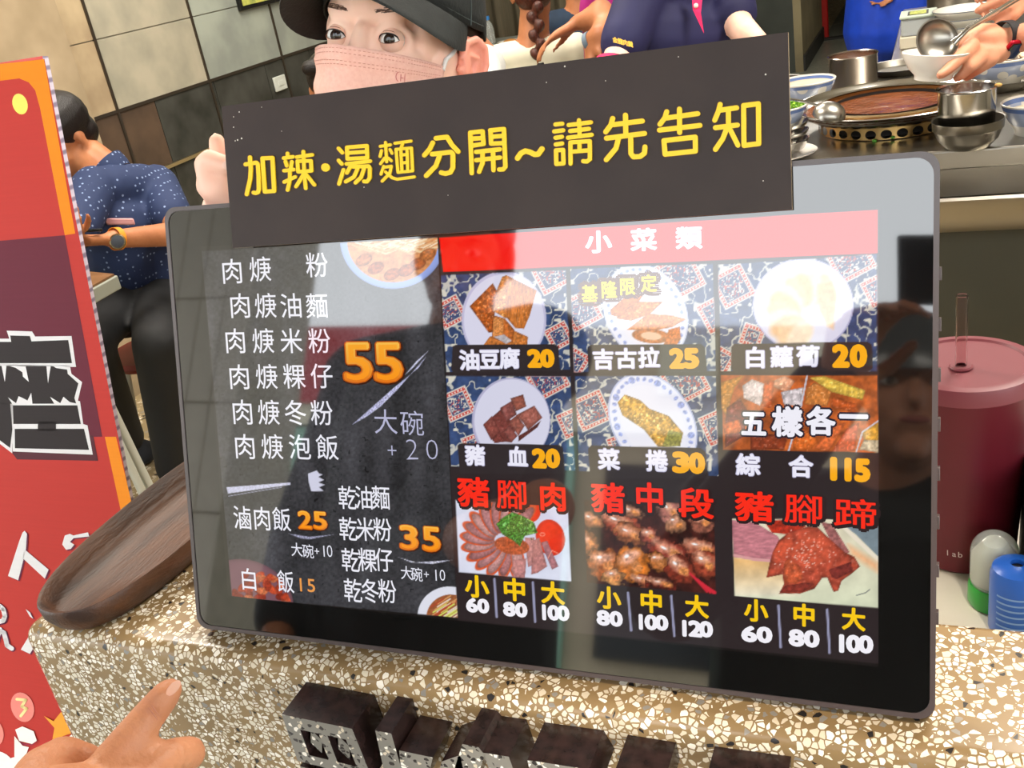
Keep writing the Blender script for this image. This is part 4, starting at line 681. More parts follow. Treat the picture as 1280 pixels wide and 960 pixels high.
def bottle_green():
    p = zat(1241, 752, .9305); t = thing('clear_domed_jar', 'small clear domed plastic bottle with a green base on the marble shelf', 'bottle', p)
    CP = mat('cloudy_plastic', (.82, .86, .84), .12, trans=.75, ior=1.3); r = .0165
    MB().lathe([(0, 0), (r, 0), (r + .001, .002), (r + .001, .016), (r, .018), (0, .018)], p, 32).build('green_base', mat('green_plastic', '2f9a3c', .3), t)
    MB().lathe([(r - .001, .018), (r, .022), (r, .045)] + [(r * math.cos(a), .045 + r * 1.0 * math.sin(a)) for a in np.linspace(.15, 1.55, 9)], p, 32).build('clear_dome', CP, t, smooth=60)
    MB().lathe([(0, .019), (r * .7, .019), (r * .68, .042), (r * .4, .052), (0, .054)], p, 24).build('inner_cap', mat('pale_cap', 'cfd4c4', .5), t)
bottle_green()
def bottle_blue():
    p = zat(1268, 786, .9305); t = thing('blue_bottle', 'small blue plastic bottle with a dark hole in its top beside the clear domed bottle', 'bottle', p)
    B_ = mat('blue_plastic', '1e58b4', .3); MB().lathe([(0, 0), (.0165, 0), (.0175, .003), (.0175, .048), (.016, .054), (.012, .0565), (.0045, .0575), (.0045, .054), (0, .054)], p, 32).build('bottle_body', B_, t, smooth=40)
    m = MB(); m.box((0, 0, 0), (0, 0, 0)); m = MB()
    for k in range(6):
        m.lathe([(.01765, .012 + k * .005), (.01765, .0135 + k * .005)], p, 20, arc=(-2.4, -1.2))
    lb = m.build('printed_lines', mat('pale_blue_print', '6f96cf', .5), t); lb['kind'] = 'stuff'
    MB().lathe([(0, .0542), (.0044, .0542)], p, 16).build('spout_hole', mat('black_hole', '0a0a0c', .6), t)
    q = zat(1290, 772, .9305); tt = thing('dark_box', 'black box edge standing beside the blue bottle', 'box', q + (.012, .02, 0)); MB().box((q[0] - .004, q[1] - .01, .9305), (q[0] + .05, q[1] + .09, 1.03)).build('box_body', mat('black_box', '17181a', .4), tt, bevel=.002)
bottle_blue()
p = zat(236, 733, CT); tag(MB().ell((p[0] + .007, p[1] + .012, CT + .0052), (.006, .009, .005)).build('pink_fingertip', mat('fingertip_pink', 'd98a8a', .5)), 'small pink lump on the counter beside the screen corner', 'fingertip')  # pink lump standing in for a fingertip of the worker's other hand
# ------------------------------------------------------------------ kitchen counter
STL = mat('brushed_steel', 'b4b0a8', .28, metal=1., bump=.06, bscale=30, stretch=(2, 2, 60)); STD = mat('worn_steel', '8f8a80', .34, metal=1., noise=.25, nscale=14); STP = mat('polished_steel', 'c4c2bd', .16, metal=1.)
def kitchen():
    t = thing('kitchen_counter', 'stainless steel kitchen counter carrying the soup wok and bowls', 'counter', (.3, 2.7, 0))
    x0, x1 = -.49, 2.0
    MB().box((x0, 2.15, .86), (x1, 3.06, .899)).build('worktop', STL, t, bevel=.004); MB().box((-.14, 3.061, .86), (x1, 4.3, .899)).build('back_worktop', STL, t, bevel=.004); MB().box((-.10, 3.03, .02), (x1, 4.25, .86)).build('back_cabinet', mat('dull_olive_steel', '5f5d50', .45, metal=.35, noise=.15, nscale=3), t); MB().box((x0, 2.165, .80), (x1, 2.2, .86)).build('front_apron', STP, t)
    pr = [(2.16, .80), (2.03, .835), (2.02, .842), (2.012, .838), (2.02, .80), (2.05, .765), (2.16, .75)]; n = len(pr); b = MB(); b.v = [(x0, y, z) for y, z in pr] + [(x1, y, z) for y, z in pr]; b.f = [(i, (i + 1) % n, n + (i + 1) % n, n + i)[::-1] for i in range(n)] + [tuple(range(n)), tuple(range(n, 2 * n))[::-1]]; b.m = [0] * len(b.f)
    b.build('drip_rail', STL, t, smooth=30)
    MB().box((x0, 2.2, .02), (x1, 3.02, .86)).build('cabinet', mat('dull_olive_steel', '5f5d50', .45, metal=.35, noise=.15, nscale=3), t)
kitchen()
SOUP = mat('brown_soup', '7a4424', .14, nscale=16, col2='63351c', bump=1., bscale=26)
def wok():
    c = zat(1116, 125, .955) + (-.008, .02, 0); c0 = np.array([c[0], c[1], .9]); t = thing('soup_wok', 'wide steel wok of thick brown soup sitting in a perforated burner ring', 'wok', c0)
    R_ = .205; h = .055
    MB().lathe([(.06, .02), (.13, .03), (.185, .045), (R_ - .006, h - .004), (R_, h), (R_ - .002, h + .002), (R_ - .009, h), (.188, .040), (.17, .030), (.0, .022)], c0, 72).build('wok_shell', STP, t, smooth=50)
    MB().lathe([(0, h - .012), (.190, h - .012)][::-1], c0, 64).build('soup', SOUP, t, smooth=0)
    # burner ring with arched holes
    rr = .152; n = 30; b = MB(); z0, z1 = .001, .028
    for k in range(n):
        a0, a1 = 2 * math.pi * k / n, 2 * math.pi * (k + 1) / n; am = (a0 + a1) / 2; ha = (a1 - a0) / 2; out = []; inn = []
        for j in range(16):
            q = 2 * math.pi * j / 16; cx, cy = math.cos(q), math.sin(q); m_ = max(abs(cx), abs(cy)); out.append((am + ha * cx / m_, (z0 + z1) / 2 + (z1 - z0) / 2 * cy / m_)); inn.append((am + ha * .72 * cx, .012 + .0095 * cy))
        vs = [c0 + (rr * math.cos(a), rr * math.sin(a), z) for a, z in out + inn]; b.add(vs, [(j, (j + 1) % 16, 16 + (j + 1) % 16, 16 + j) for j in range(16)])
    b.lathe([(rr, .028), (rr + .004, .030), (rr + .002, .033), (rr, .034), (rr, .050), (rr + .004, .051), (rr - .004, .053)], c0, 72)
    b.build('burner_ring', mat('warm_steel', 'b89a66', .3, metal=1., noise=.3, nscale=10), t, smooth=50)
    MB().lathe([(rr - .03, .001), (rr - .03, .05)], c0, 40).build('burner_shadow_wall', mat('ring_shade_dark', '1a1614', .7), t)  # dark inner cylinder stands in for the shade behind the ring holes
    # green leaf bits
    for x, y in ((1116, 172), (1093, 176)):
        p = yat(x, y, c[1] - rr - .003); MB().ell(p, (.005, .001, .003)).build('herb_scrap', mat('leaf_green', '4f8f2a', .6), t)
    return c0
WC = wok()
def bowl_profile(r, h, foot=.45, th=.004): return [(0, .004), (r * foot, .004), (r * foot, 0), (r * (foot + .06), 0), (r * (foot + .07), .008), (r * .78, h * .42), (r * .95, h * .8), (r, h), (r - th * .6, h + .001), (r - th, h - .002), (r * .93 - th, h * .78), (r * .74 - th, h * .42), (r * foot, .012), (0, .010)]
def ceramic(name, band, motif):
    m = bpy.data.materials.new(name); m.use_nodes = True; nt = m.node_tree; N = nt.nodes.new; L = nt.links.new; b = nt.nodes['Principled BSDF']; b.inputs['Roughness'].default_value = .15
    tc = N('ShaderNodeTexCoord'); sp = N('ShaderNodeSeparateXYZ'); L(tc.outputs['Generated'], sp.inputs[0]); v = N('ShaderNodeTexVoronoi'); v.inputs['Scale'].default_value = 26; L(tc.outputs['Object'], v.inputs['Vector'])
    r = N('ShaderNodeValToRGB'); r.color_ramp.interpolation = 'CONSTANT'; e = r.color_ramp.elements; W_ = hx('dcd9d0'); Bl = hx('5d74a8'); Pl = hx('9fabc6'); e[0].color = (*W_, 1); e[1].position = .34; e[1].color = (*Pl, 1)
    for p_, c_ in ((.80, Bl), (.93, W_)): n = e.new(p_); n.color = (*c_, 1)
    L(sp.outputs[2], r.inputs[0]); g = N('ShaderNodeMath'); g.operation = 'LESS_THAN'; g.inputs[1].default_value = .36; L(v.outputs['Distance'], g.inputs[0])
    a = N('ShaderNodeMath'); a.operation = 'GREATER_THAN'; a.inputs[1].default_value = .34; L(sp.outputs[2], a.inputs[0]); a2 = N('ShaderNodeMath'); a2.operation = 'LESS_THAN'; a2.inputs[1].default_value = .80; L(sp.outputs[2], a2.inputs[0])
    m1 = N('ShaderNodeMath'); m1.operation = 'MULTIPLY'; L(g.outputs[0], m1.inputs[0]); L(a.outputs[0], m1.inputs[1]); m2 = N('ShaderNodeMath'); m2.operation = 'MULTIPLY'; L(m1.outputs[0], m2.inputs[0]); L(a2.outputs[0], m2.inputs[1])
    mx = N('ShaderNodeMix'); mx.data_type = 'RGBA'; L(m2.outputs[0], mx.inputs[0]); L(r.outputs[0], mx.inputs[6]); mx.inputs[7].default_value = (*W_, 1); L(mx.outputs[2], b.inputs['Base Color']); return m
CER = ceramic('blue_white_ceramic', 0, 0); WHT = mat('white_china', 'e6e0d8', .12)
def vessel(name, label, cat, p, prof, m, n=40, part='bowl_body', group=None):
    t = thing(name, label, cat, p, group); MB().lathe(prof, p, n).build(part, m, t, smooth=45); return t
def disc(t, name, p, r, m, n=32): return MB().lathe([(0, 0), (r, 0)][::-1], p, n).build(name, m, t, smooth=0)
# left group, seen right of the message board
b0 = np.array([-.318, 2.205, .8995])
tg = thing('white_dish', 'white dish under the stacked steel bowls left of the wok', 'dish', b0); MB().lathe([(0, 0), (.05, 0), (.074, .008), (.076, .010), (.05, .004), (0, .004)], b0, 40).build('dish_body', WHT, tg)
z = b0[2] + .0045
for k, nm in enumerate(('lowest of the three small steel bowls stacked left of the wok', 'middle of the three small steel bowls stacked left of the wok', 'topmost small steel bowl of the stack under the scallion bowl')):
    q = b0 + (.0, 0, .0045 + k * .018); vessel('steel_bowl', nm, 'bowl', q, [(0, 0), (.030, 0), (.050, .012), (.060, .030), (.0605, .0315), (.0585, .031), (.048, .013), (.029, .0025), (0, .0025)], STP, group='small steel bowls in the stack')
q = b0 + (-.002, 0, .056); t = vessel('scallion_bowl', 'blue and white bowl heaped with chopped green scallion', 'bowl', q, bowl_profile(.062, .050), CER)
rs = random.Random(5); m = MB()
for k in range(260):
    a = rs.random() * 6.28; r_ = .055 * math.sqrt(rs.random()); hh = .048 + .016 * (1 - (r_ / .055) ** 2) * rs.random(); m.ell(q + (r_ * math.cos(a), r_ * math.sin(a), hh), (.0045 + rs.random() * .003, .003, .003), rotm(rs.random() * 90, rs.random() * 90, rs.random() * 180), n=6)
g = m.build('chopped_scallion', mat('scallion_green', '9fc332', .5, nscale=60, col2='4f8a1e'), t); g['kind'] = 'stuff'
p = zat(1008, 131, .8995); t = vessel('paste_bowl', 'blue and white bowl of pale sauce behind the scallion bowl', 'bowl', p, bowl_profile(.075, .062), CER); disc(t, 'pale_sauce', p + (0, 0, .052), .068, mat('pale_sauce', 'cdbb9c', .4, noise=.2))
p = zat(988, 100, .8995) + (-.01, -.16, 0); t = vessel('steel_pan', 'shallow round steel pan at the back left of the worktop', 'pan', p, [(0, 0), (.055, 0), (.068, .030), (.072, .032), (.066, .031), (.053, .003), (0, .003)], STD, part='pan_body')
p = zat(1067, 113, .8995); t = thing('steel_pot', 'deep steel pot with brown crust inside, behind the wok', 'pot', p)
MB().lathe([(0, 0), (.056, 0), (.060, .004), (.0605, .088), (.0635, .091), (.062, .0925), (.0585, .090), (.057, .006), (0, .005)], p, 48).build('pot_body', mat('pot_steel', 'a59c94', .22, metal=1., bump=.03), t, smooth=45); disc(t, 'sauce_crust', p + (0, 0, .074), .0578, mat('sauce_crust', '8a5a3e', .35, noise=.4, nscale=40))
p = zat(1116, 92, .8995) + (.02, .02, 0); t = thing('steel_tray', 'oval steel tray behind the wok', 'tray', p); MB().lathe([(0, 0), (.075, 0), (.088, .016), (.094, .018), (.086, .017), (.073, .003), (0, .003)], p, 40).build('tray_body', STD, t)
ld = at(1036, 136, 2.06); t = thing('soup_ladle', 'upturned steel ladle resting at the left rim of the wok', 'ladle', ld); M_ = frame((.25, -.2, 1.)); MB().lathe([(.033 * math.sin(a), .026 * math.cos(a)) for a in np.linspace(0, 1.62, 9)], ld - (0, 0, .012), 28, ax=(.25, -.2, 1.)).build('ladle_bowl', mat('satin_steel', 'a8a49c', .3, metal=1., noise=.15, nscale=12), t); MB().tube([ld + (-.015, 0, .006), ld + (-.05, .0, .02), ld + (-.10, .01, .03)], .003, 8).build('ladle_handle', STP, t)
# front: cup in bowl
p = zat(1211, 187, .8995) + (-.002, .02, 0); t = vessel('nesting_steel_bowl', 'dented steel bowl holding the tall steel cup at the worktop edge', 'bowl', p, [(0, 0), (.036, 0), (.040, .002), (.055, .018), (.062, .036), (.0645, .038), (.0655, .054), (.067, .056), (.064, .055), (.0615, .038), (.052, .018), (.035, .0035), (0, .0035)], STD)
cp = p + (-.003, 0, .006); t = thing('tall_steel_cup', 'tall straight steel cup of chilli sauce standing in a steel bowl', 'cup', cp)
MB().lathe([(0, 0), (.033, 0), (.0505, .018), (.0525, .106), (.0545, .1085), (.0565, .1095), (.055, .111), (.051, .1085), (.049, .02), (.032, .0035), (0, .003)], cp, 48).build('cup_body', STP, t, smooth=45); disc(t, 'chilli_sauce', cp + (0, 0, .092), .0504, mat('chilli_sauce', '9a4a18', .2, noise=.5, nscale=50)); MB().ell(cp + (.054, -.008, .110), (.007, .004, .004)).build('sauce_drip', mat('dry_sauce', 'c9a05a', .6), t)
# right group
p = zat(1266, 172, .8995) + (.045, .03, 0); t = vessel('ladle_bowl', 'blue and white bowl with a brown spoon, right of the tall steel cup', 'bowl', p, bowl_profile(.068, .062, .55), CER); disc(t, 'sauce', p + (0, 0, .045), .055, mat('milky_sauce', 'c8bd9c', .3, noise=.3)); MB().tube([p + (-.01, 0, .045), p + (-.018, .01, .085), p + (-.02, .014, .095)], [.004, .0055, .004], 8).build('spoon', mat('brown_spoon', '4a2a1c', .4), t)
p = zat(1243, 112, .8995) + (.015, .03, 0); t = thing('steel_basin', 'steel basin under the noodle bowl at the right', 'basin', p); MB().lathe([(0, 0), (.075, 0), (.088, .020), (.092, .022), (.084, .021), (.072, .004), (0, .004)], p, 40).build('basin_body', STD, t)
q = p + (0, 0, .0045); t = vessel('noodle_bowl', 'blue patterned bowl of pale noodles in the steel basin', 'bowl', q, bowl_profile(.082, .066), CER); m = MB(); rs = random.Random(8)
for k in range(60): a = rs.random() * 6.28; r_ = .06 * rs.random(); c = q + (r_ * math.cos(a), r_ * math.sin(a), .060 + rs.random() * .01); m.ell(c, (.014, .009, .006), rotm(0, 0, rs.random() * 180), n=8)
g = m.build('noodles', mat('noodle_pale', 'd6bfa2', .5, noise=.2), t); g['kind'] = 'stuff'
base = zat(1207, 60, .8995) + (0, .08, 0)
for k, nm in enumerate(('lowest of the stacked grey rimmed plates behind the ladle', 'second plate from the bottom of the grey rimmed stack', 'third plate from the bottom of the grey rimmed stack', 'topmost grey rimmed bowl plate of the stack behind the ladle')):
    q = base + (0, 0, .022 * k); t = vessel('stacked_plate', nm, 'plate', q, [(0, .003), (.05, .003), (.05, 0), (.055, 0), (.06, .006), (.088, .028), (.091, .034), (.0895, .0345), (.085, .028), (.058, .009), (0, .008)], mat('grey_white_china', 'c9c5ba', .2), 48, 'plate_body', 'grey rimmed plates in the stack')
    MB().lathe([(.0912, .0325), (.0916, .0345), (.0905, .0352), (.0893, .0348)], q, 48).build('plate_rim', mat('slate_rim', '5a5f66', .3), t)
p = zat(1147, 58, .8995) + (0, .03, 0); t = thing('seasoning_box', 'stacked clear plastic box with a yellow label on its lid', 'box', p); x, y, z = p
MB().box((x - .05, y - .06, z), (x + .05, y + .07, z + .035)).build('box_base', mat('beige_plastic', 'b8b09c', .5), t, bevel=.004); MB().box((x - .046, y - .055, z + .0352), (x + .05, y + .066, z + .085)).build('clear_tub', mat('cloudy_tub', (.6, .63, .6), .2, trans=.5, ior=1.2), t, bevel=.004)
MB().box((x - .05, y - .06, z + .0855), (x + .054, y + .07, z + .094)).build('tub_lid', mat('pale_green_lid', 'a9b4a4', .4), t, bevel=.003); MB().box((x - .028, y - .045, z + .0942), (x + .03, y + .04, z + .0948)).build('label_border', mat('label_black', '2b2b22', .5), t); MB().box((x - .022, y - .038, z + .0949), (x + .024, y + .034, z + .0954)).build('label', mat('label_yellow', 'b9bf52', .6, nscale=150, col2='6e7434'), t)
p = zat(1190, 20, .8995) + (0, .0, 0); t = thing('steel_canister', 'wide steel stock canister behind the plates', 'canister', p); MB().lathe([(0, 0), (.10, 0), (.102, .004), (.102, .20), (.098, .20), (.096, .004), (0, .004)], p + (0.02, .12, 0), 48).build('canister_body', STD, t)
# far end of the shop
p = zat(1020, 50, .004); tag(MB().box((p[0] - .14, p[1], .004), (p[0] + .11, p[1] + .06, 2.2)).build('red_door_leaf', mat('red_curtain_board', 'a3120a', .6), bevel=.01), 'tall red panel leaning at the far end of the passage', 'panel')
# dining corner: small table and the tube frame below it
q = at(146, 341, 2.45); t = thing('dining_table', 'corner of a brown topped dining table beside the seated man', 'table', (q[0] - .3, q[1] - .1, 0))
A_ = at(146, 341, 2.45); a1 = at(60, 372, 2.25); dirv = nrm((a1 - A_) * (1, 1, 0)); back = nrm((-1, .25, 0)); th = .034
c = [A_, A_ + dirv * .75, A_ + dirv * .75 + back * .7, A_ + back * .7]; zt = A_[2]; m = MB(); m.prism([(0, 0), (.75, 0), (.75, .7), (0, .7)], (A_[0], A_[1], zt - .04), dirv, back, (0, 0, .034), 0); m.build('table_edge', mat('grey_edge', '8e9084', .5), t, bevel=.003)
m = MB(); m.prism([(.006, .006), (.744, .006), (.744, .694), (.006, .694)], (A_[0], A_[1], zt - .0055), dirv, back, (0, 0, .005), 0); m.build('table_top', mat('brown_laminate', '7c5a3c', .35, nscale=4, col2='65462e', stretch=(1, 9, 1)), t)
cx = A_ + dirv * .37 + back * .35; m = MB(); m.tube([(cx[0], cx[1], .02), (cx[0], cx[1], zt - .04)], .03, 16); m.build('table_post', mat('pale_grey_paint', 'b4b5aa', .4), t); m = MB(); m.box((cx[0] - .22, cx[1] - .22, 0), (cx[0] + .22, cx[1] + .22, .02)); m.build('table_foot', MATS['pale_grey_paint'], t, bevel=.004)
t = thing('poster_prop', 'pair of pale grey metal tubes standing behind the poster', 'stand', (-1.2, 1.7, 0))
for k, off in enumerate((0, .03)):
    Y_ = 1.7; g0, g1 = yat(150 + 12 * k, 556, Y_ + off), yat(181 + 13 * k, 622, Y_ + off); dd = nrm(g1 - g0); e0 = g0 - dd * .3; MB().tube([e0, e0 + dd * ((e0[2] - .011) / -dd[2])], .011, 12).build('prop_tube', MATS['pale_grey_paint'], t)

a = zat(620, 56, .80); t = thing('side_table', 'far dining table with a water bottle and dishes behind the white shirted diner', 'table', (a[0], a[1], 0)); MB().box((a[0] - .35, a[1] - .35, .77), (a[0] + .35, a[1] + .35, .799)).build('table_top', mat('grey_table_top', '8f958f', .3), t, bevel=.004); MB().lathe([(.2, 0), (.2, .02), (.03, .03), (.03, .77)], (a[0], a[1], 0), 24).build('table_post', MATS['pale_grey_paint'], t)
q = zat(614, 55, .8); t = thing('water_bottle', 'clear water bottle with a blue cap on the far table', 'bottle', q); MB().lathe([(0, 0), (.026, 0), (.03, .006), (.03, .085), (.024, .115), (.012, .13), (.012, .136), (0, .136)], q, 20).build('bottle_body', MATS['cloudy_plastic'], t); MB().lathe([(0, .137), (.0145, .137), (.0145, .158), (0, .158)], q, 16).build('bottle_cap', mat('sky_blue_cap', '3c86d0', .4), t)
q = zat(630, 57, .8) + (.02, .05, 0); t = thing('side_dish', 'small white dish of food on the far table', 'dish', q); MB().lathe([(0, 0), (.05, 0), (.075, .018), (.07, .018), (.045, .005), (0, .005)], q, 24).build('dish_body', WHT, t); MB().ell(q + (0, 0, .014), (.04, .03, .014)).build('food', mat('orange_food', 'c98a4a', .5, noise=.3), t)
# ------------------------------------------------------------------ people
SK = mat('warm_skin', 'd99a7a', .5, nscale=14, col2='cc8a6c', sss=.12, bump=.12, bscale=160); SK2 = mat('tan_skin', 'bb7a52', .5, nscale=14, col2='a86a46', sss=.08, bump=.12, bscale=160); SKP = mat('pale_pink_skin', 'f6ccb6', .5, nscale=9, col2='efbca6', sss=.12, bump=.08, bscale=150)
HAIR = mat('black_hair', '1a1514', .35, bump=.6, bscale=60, stretch=(8, 8, 1)); SHOE = mat('dark_blue_shoe', '1d222b', .6); WHITE = mat('eye_white', 'e8e4e0', .2); IRIS = mat('brown_iris', '2a1a14', .1); LIP = mat('lip_pink', 'b4605a', .5)
def hand_elems(wr, d, nb, s=1., side=1, curl=.35, spread=.12, thumb=.6, r=.0082):
    """palm, four fingers of unequal length with two bends each and a thumb; d = pointing direction, nb = normal of the back of the hand"""
    wr = np.asarray(wr, float); d = nrm(d); nb = nrm(np.asarray(nb, float) - np.dot(nb, d) * d); sd = np.cross(d, nb) * side; E_ = []
    k = [wr + d * .085 * s + sd * o * s for o in (.030, .010, -.010, -.029)]
    for q in k: E_.append(('c', wr + (q - wr) * .18 + d * .01 * s, .015 * s, q, .0115 * s))
    for i, (q, L) in enumerate(zip(k, (.040, .045, .041, .032))):
        a = 0; p = q; rr = r * s * (1, 1.02, .97, .85)[i]; fd = d + sd * spread * (1.5 - i) * .5
        for j, f in enumerate((1., .62, .5)):
            a += curl * (.7, 1.1, .8)[j]; dd = nrm(nrm(fd) * math.cos(a) - nb * math.sin(a)); n_ = p + dd * L * f * s; E_.append(('c', p, rr * (1, .93, .86)[j], n_, rr * (.93, .86, .78)[j])); p = n_
    t0 = wr + d * .022 * s + sd * .022 * s - nb * .006 * s; t1 = t0 + nrm(d * .8 + sd * (.4 + thumb) - nb * .35) * .038 * s; t2 = t1 + nrm(d * 1. + sd * .35 * thumb - nb * .3) * .030 * s; t3 = t2 + nrm(d - nb * .35) * .022 * s
    E_ += [('c', t0, .014 * s, t1, .0105 * s), ('c', t1, .0105 * s, t2, .0095 * s), ('c', t2, .0095 * s, t3, .0078 * s)]; return E_
def head(root, c, f, up, skin, hair=HAIR, s=1., voxel=.005, style='short', face=True, extra=()):
    c = np.asarray(c, float); f = nrm(f); up = nrm(np.asarray(up, float) - np.dot(up, f) * f); ey = -f; ex = np.cross(ey, up); B = np.array([ex, ey, up]).T; P = lambda x, y, z: c + B @ np.array([x, y, z]) * s
    E_ = [('e', P(0, .012, .035), (.075 * s, .094 * s, .085 * s), B), ('e', P(0, -.028, -.035), (.058 * s, .062 * s, .078 * s), B), ('c', P(0, -.084, .002), .008 * s, P(0, -.104, -.030), .0125 * s), ('c', P(-.030, -.078, .018), .009 * s, P(.030, -.078, .018), .009 * s),
          ('e', P(-.034, -.052, -.030), (.026 * s, .03 * s, .03 * s), B), ('e', P(.034, -.052, -.030), (.026 * s, .03 * s, .03 * s), B), ('c', P(-.016, -.084, -.058), .009 * s, P(.016, -.084, -.058), .009 * s), ('e', P(0, -.070, -.092), (.022 * s, .02 * s, .018 * s), B)]
    for q in (-1, 1): E_ += [('e', P(q * .077, .012, -.005), (.007 * s, .018 * s, .031 * s), B @ rotm(0, 0, q * 20)), ('e', P(q * .079, .008, -.026), (.006 * s, .010 * s, .012 * s), B)]
    if hair is not None:
        H_ = [('e', P(0, .020, .045), (.083 * s, .098 * s, .088 * s), B), ('e', P(0, .055, -.015), (.070 * s, .055 * s, .06 * s), B), ('c', P(-.05, -.055, .085), .026 * s, P(.05, -.055, .085), .026 * s)]
        if style == 'pony': H_ += [('c', P(0, .10, .02), .030 * s, P(.0, .125, -.05), .026 * s)]
        if style == 'long': H_ += [('c', P(-.06, .05, 0), .035 * s, P(-.06, .06, -.16), .03 * s), ('c', P(.06, .05, 0), .035 * s, P(.06, .06, -.16), .03 * s), ('c', P(0, .08, 0), .04 * s, P(0, .08, -.2), .04 * s)]
        blob('hair', H_, hair, root, voxel * 1.2, 2)
    if face:
        for q in (-1, 1):
            m = MB(); m.ell(P(q * .031, -.079, -.002), (.0125 * s, .008 * s, .0065 * s), B, 14); e = m.build('eye', WHITE, root); m = MB(); m.ell(P(q * .031, -.0860, -.002), (.0055 * s, .0018 * s, .0055 * s), B, 12); m.build('iris', IRIS, e)
            m = MB(); m.tube([P(q * .017, -.0885, .016), P(q * .030, -.0895, .0195), P(q * .047, -.082, .016)], [.0015 * s, .0026 * s, .0012 * s], 8); m.build('eyebrow', hair or HAIR, root)
        m = MB(); m.ell(P(0, -.0915, -.056), (.020 * s, .005 * s, .0055 * s), B, 14); m.build('mouth', LIP, root)
    return E_ + list(extra), P, B
def person(label, J, skin=SK, shirt=None, trousers=None, sleeves='short', hair=HAIR, style='short', s=1., voxel=.010, shoe=SHOE, face=True, handspec=None, group=None, headon=True, torso=1., nm='person', hvox=.005):
    J = {k: np.asarray(v, float) for k, v in J.items()}; ft = [J[k] for k in ('anL', 'anR') if k in J]; base = (J['pelvis'][0], J['pelvis'][1], 0)
    root = thing(nm, label, 'person', base, group); sh = (J['shL'] + J['shR']) / 2; neckb = sh + nrm(J['head'] - sh) * .02; up = nrm(sh - J['pelvis']); E_ = []
    if headon:
        he, P, B = head(root, J['head'], J['face'], J.get('headup', (0, 0, 1)), skin, hair, s, hvox, style, face); E_ += he; E_.append(('c', sh + (0, 0, 0), .060 * s, P(0, .02, -.05), .052 * s))
    hw = nrm(J['shR'] - J['shL']); hip = [J['pelvis'] - hw * .085 * s, J['pelvis'] + hw * .085 * s]
    T_ = [('c', J['shL'] + hw * .05 * s, .062 * s * torso, J['shR'] - hw * .05 * s, .062 * s * torso), ('c', sh - up * .12 - hw * .065 * s, .105 * s * torso, sh - up * .12 + hw * .065 * s, .105 * s * torso), ('c', sh - up * .12 - hw * .06 * s, .10 * s * torso, J['pelvis'] + up * .08 - hw * .055 * s, .095 * s * torso), ('c', sh - up * .12 + hw * .06 * s, .10 * s * torso, J['pelvis'] + up * .08 + hw * .055 * s, .095 * s * torso), ('c', hip[0], .10 * s * torso, hip[1], .10 * s * torso)]
    E_ += [(k[0], k[1], k[2] * .93, k[3], k[4] * .93) for k in T_]; S_ = list(T_); TR = [('c', hip[0], .108 * s * torso, hip[1], .108 * s * torso)]
    for q, hp in (('L', hip[0]), ('R', hip[1])):
        a, b, c = J['sh' + q], J['el' + q], J['wr' + q]; E_ += [('c', a, .047 * s, b, .037 * s), ('c', b, .038 * s, c, .025 * s)]
        S_.append(('c', a, .060 * s * torso, a + (b - a) * (.62 if sleeves == 'short' else 1), .055 * s * torso))
        if sleeves == 'long': S_.append(('c', b, .052 * s, c - nrm(c - b) * .02, .036 * s))
        hs = (handspec or {}).get(q, {}); E_ += hand_elems(c, hs.get('d', c - b), hs.get('n', np.cross(c - b, hw) * (1 if q == 'L' else 1)), s, hs.get('side', 1 if q == 'R' else -1), hs.get('curl', .4))
        if 'kn' + q in J:
            k, an = J['kn' + q], J['an' + q]; E_ += [('c', hp, .075 * s, k, .05 * s), ('c', k, .05 * s, an, .033 * s)]; TR += [('c', hp, .095 * s, k, .068 * s), ('c', k, .068 * s, an + nrm(k - an) * .03, .052 * s)]
            fd = nrm(J.get('ft' + q, (0, -1, 0))); o = np.array([an[0], an[1], .042]); blob('shoe', [('c', o - fd * .04, .040 * s, o + fd * .14, .034 * s), ('c', o - fd * .03, .042 * s, o + (0, 0, .05), .036 * s)], shoe, root, .008, 2); E_.append(('c', an, .033 * s, (an[0], an[1], .06), .034 * s))
    bd = blob('body', E_, skin, root, voxel, 3); out = {'root': root, 'body': bd}
    if shirt: out['shirt'] = blob('shirt', S_, shirt, root, voxel * 1.1, 4)
    if trousers: out['trousers'] = blob('trousers', TR, trousers, root, voxel * 1.2, 4)
    return out
def stand(x, y, yaw, h=1.62, arms=None, **k):
    """joint set of a standing figure at (x, y), facing yaw degrees from -Y towards +X"""
    a = math.radians(yaw); f = np.array([math.sin(a), -math.cos(a), 0]); r = np.array([-f[1], f[0], 0]) * -1; q = h / 1.62; o = np.array([x, y, 0.]); U = lambda rr, ff, z: o + r * rr * q + f * ff * q + (0, 0, z * q)
    J = dict(head=U(0, .02, 1.50), face=f, shL=U(-.17, 0, 1.30), shR=U(.17, 0, 1.30), pelvis=U(0, 0, .88), elL=U(-.22, -.02, 1.02), elR=U(.22, -.02, 1.02), wrL=U(-.22, .12, .80), wrR=U(.22, .12, .80), knL=U(-.09, .02, .48), knR=U(.09, .02, .48), anL=U(-.1, 0, .08), anR=U(.1, 0, .08), ftL=f, ftR=f)
    J.update(arms or {}); return J
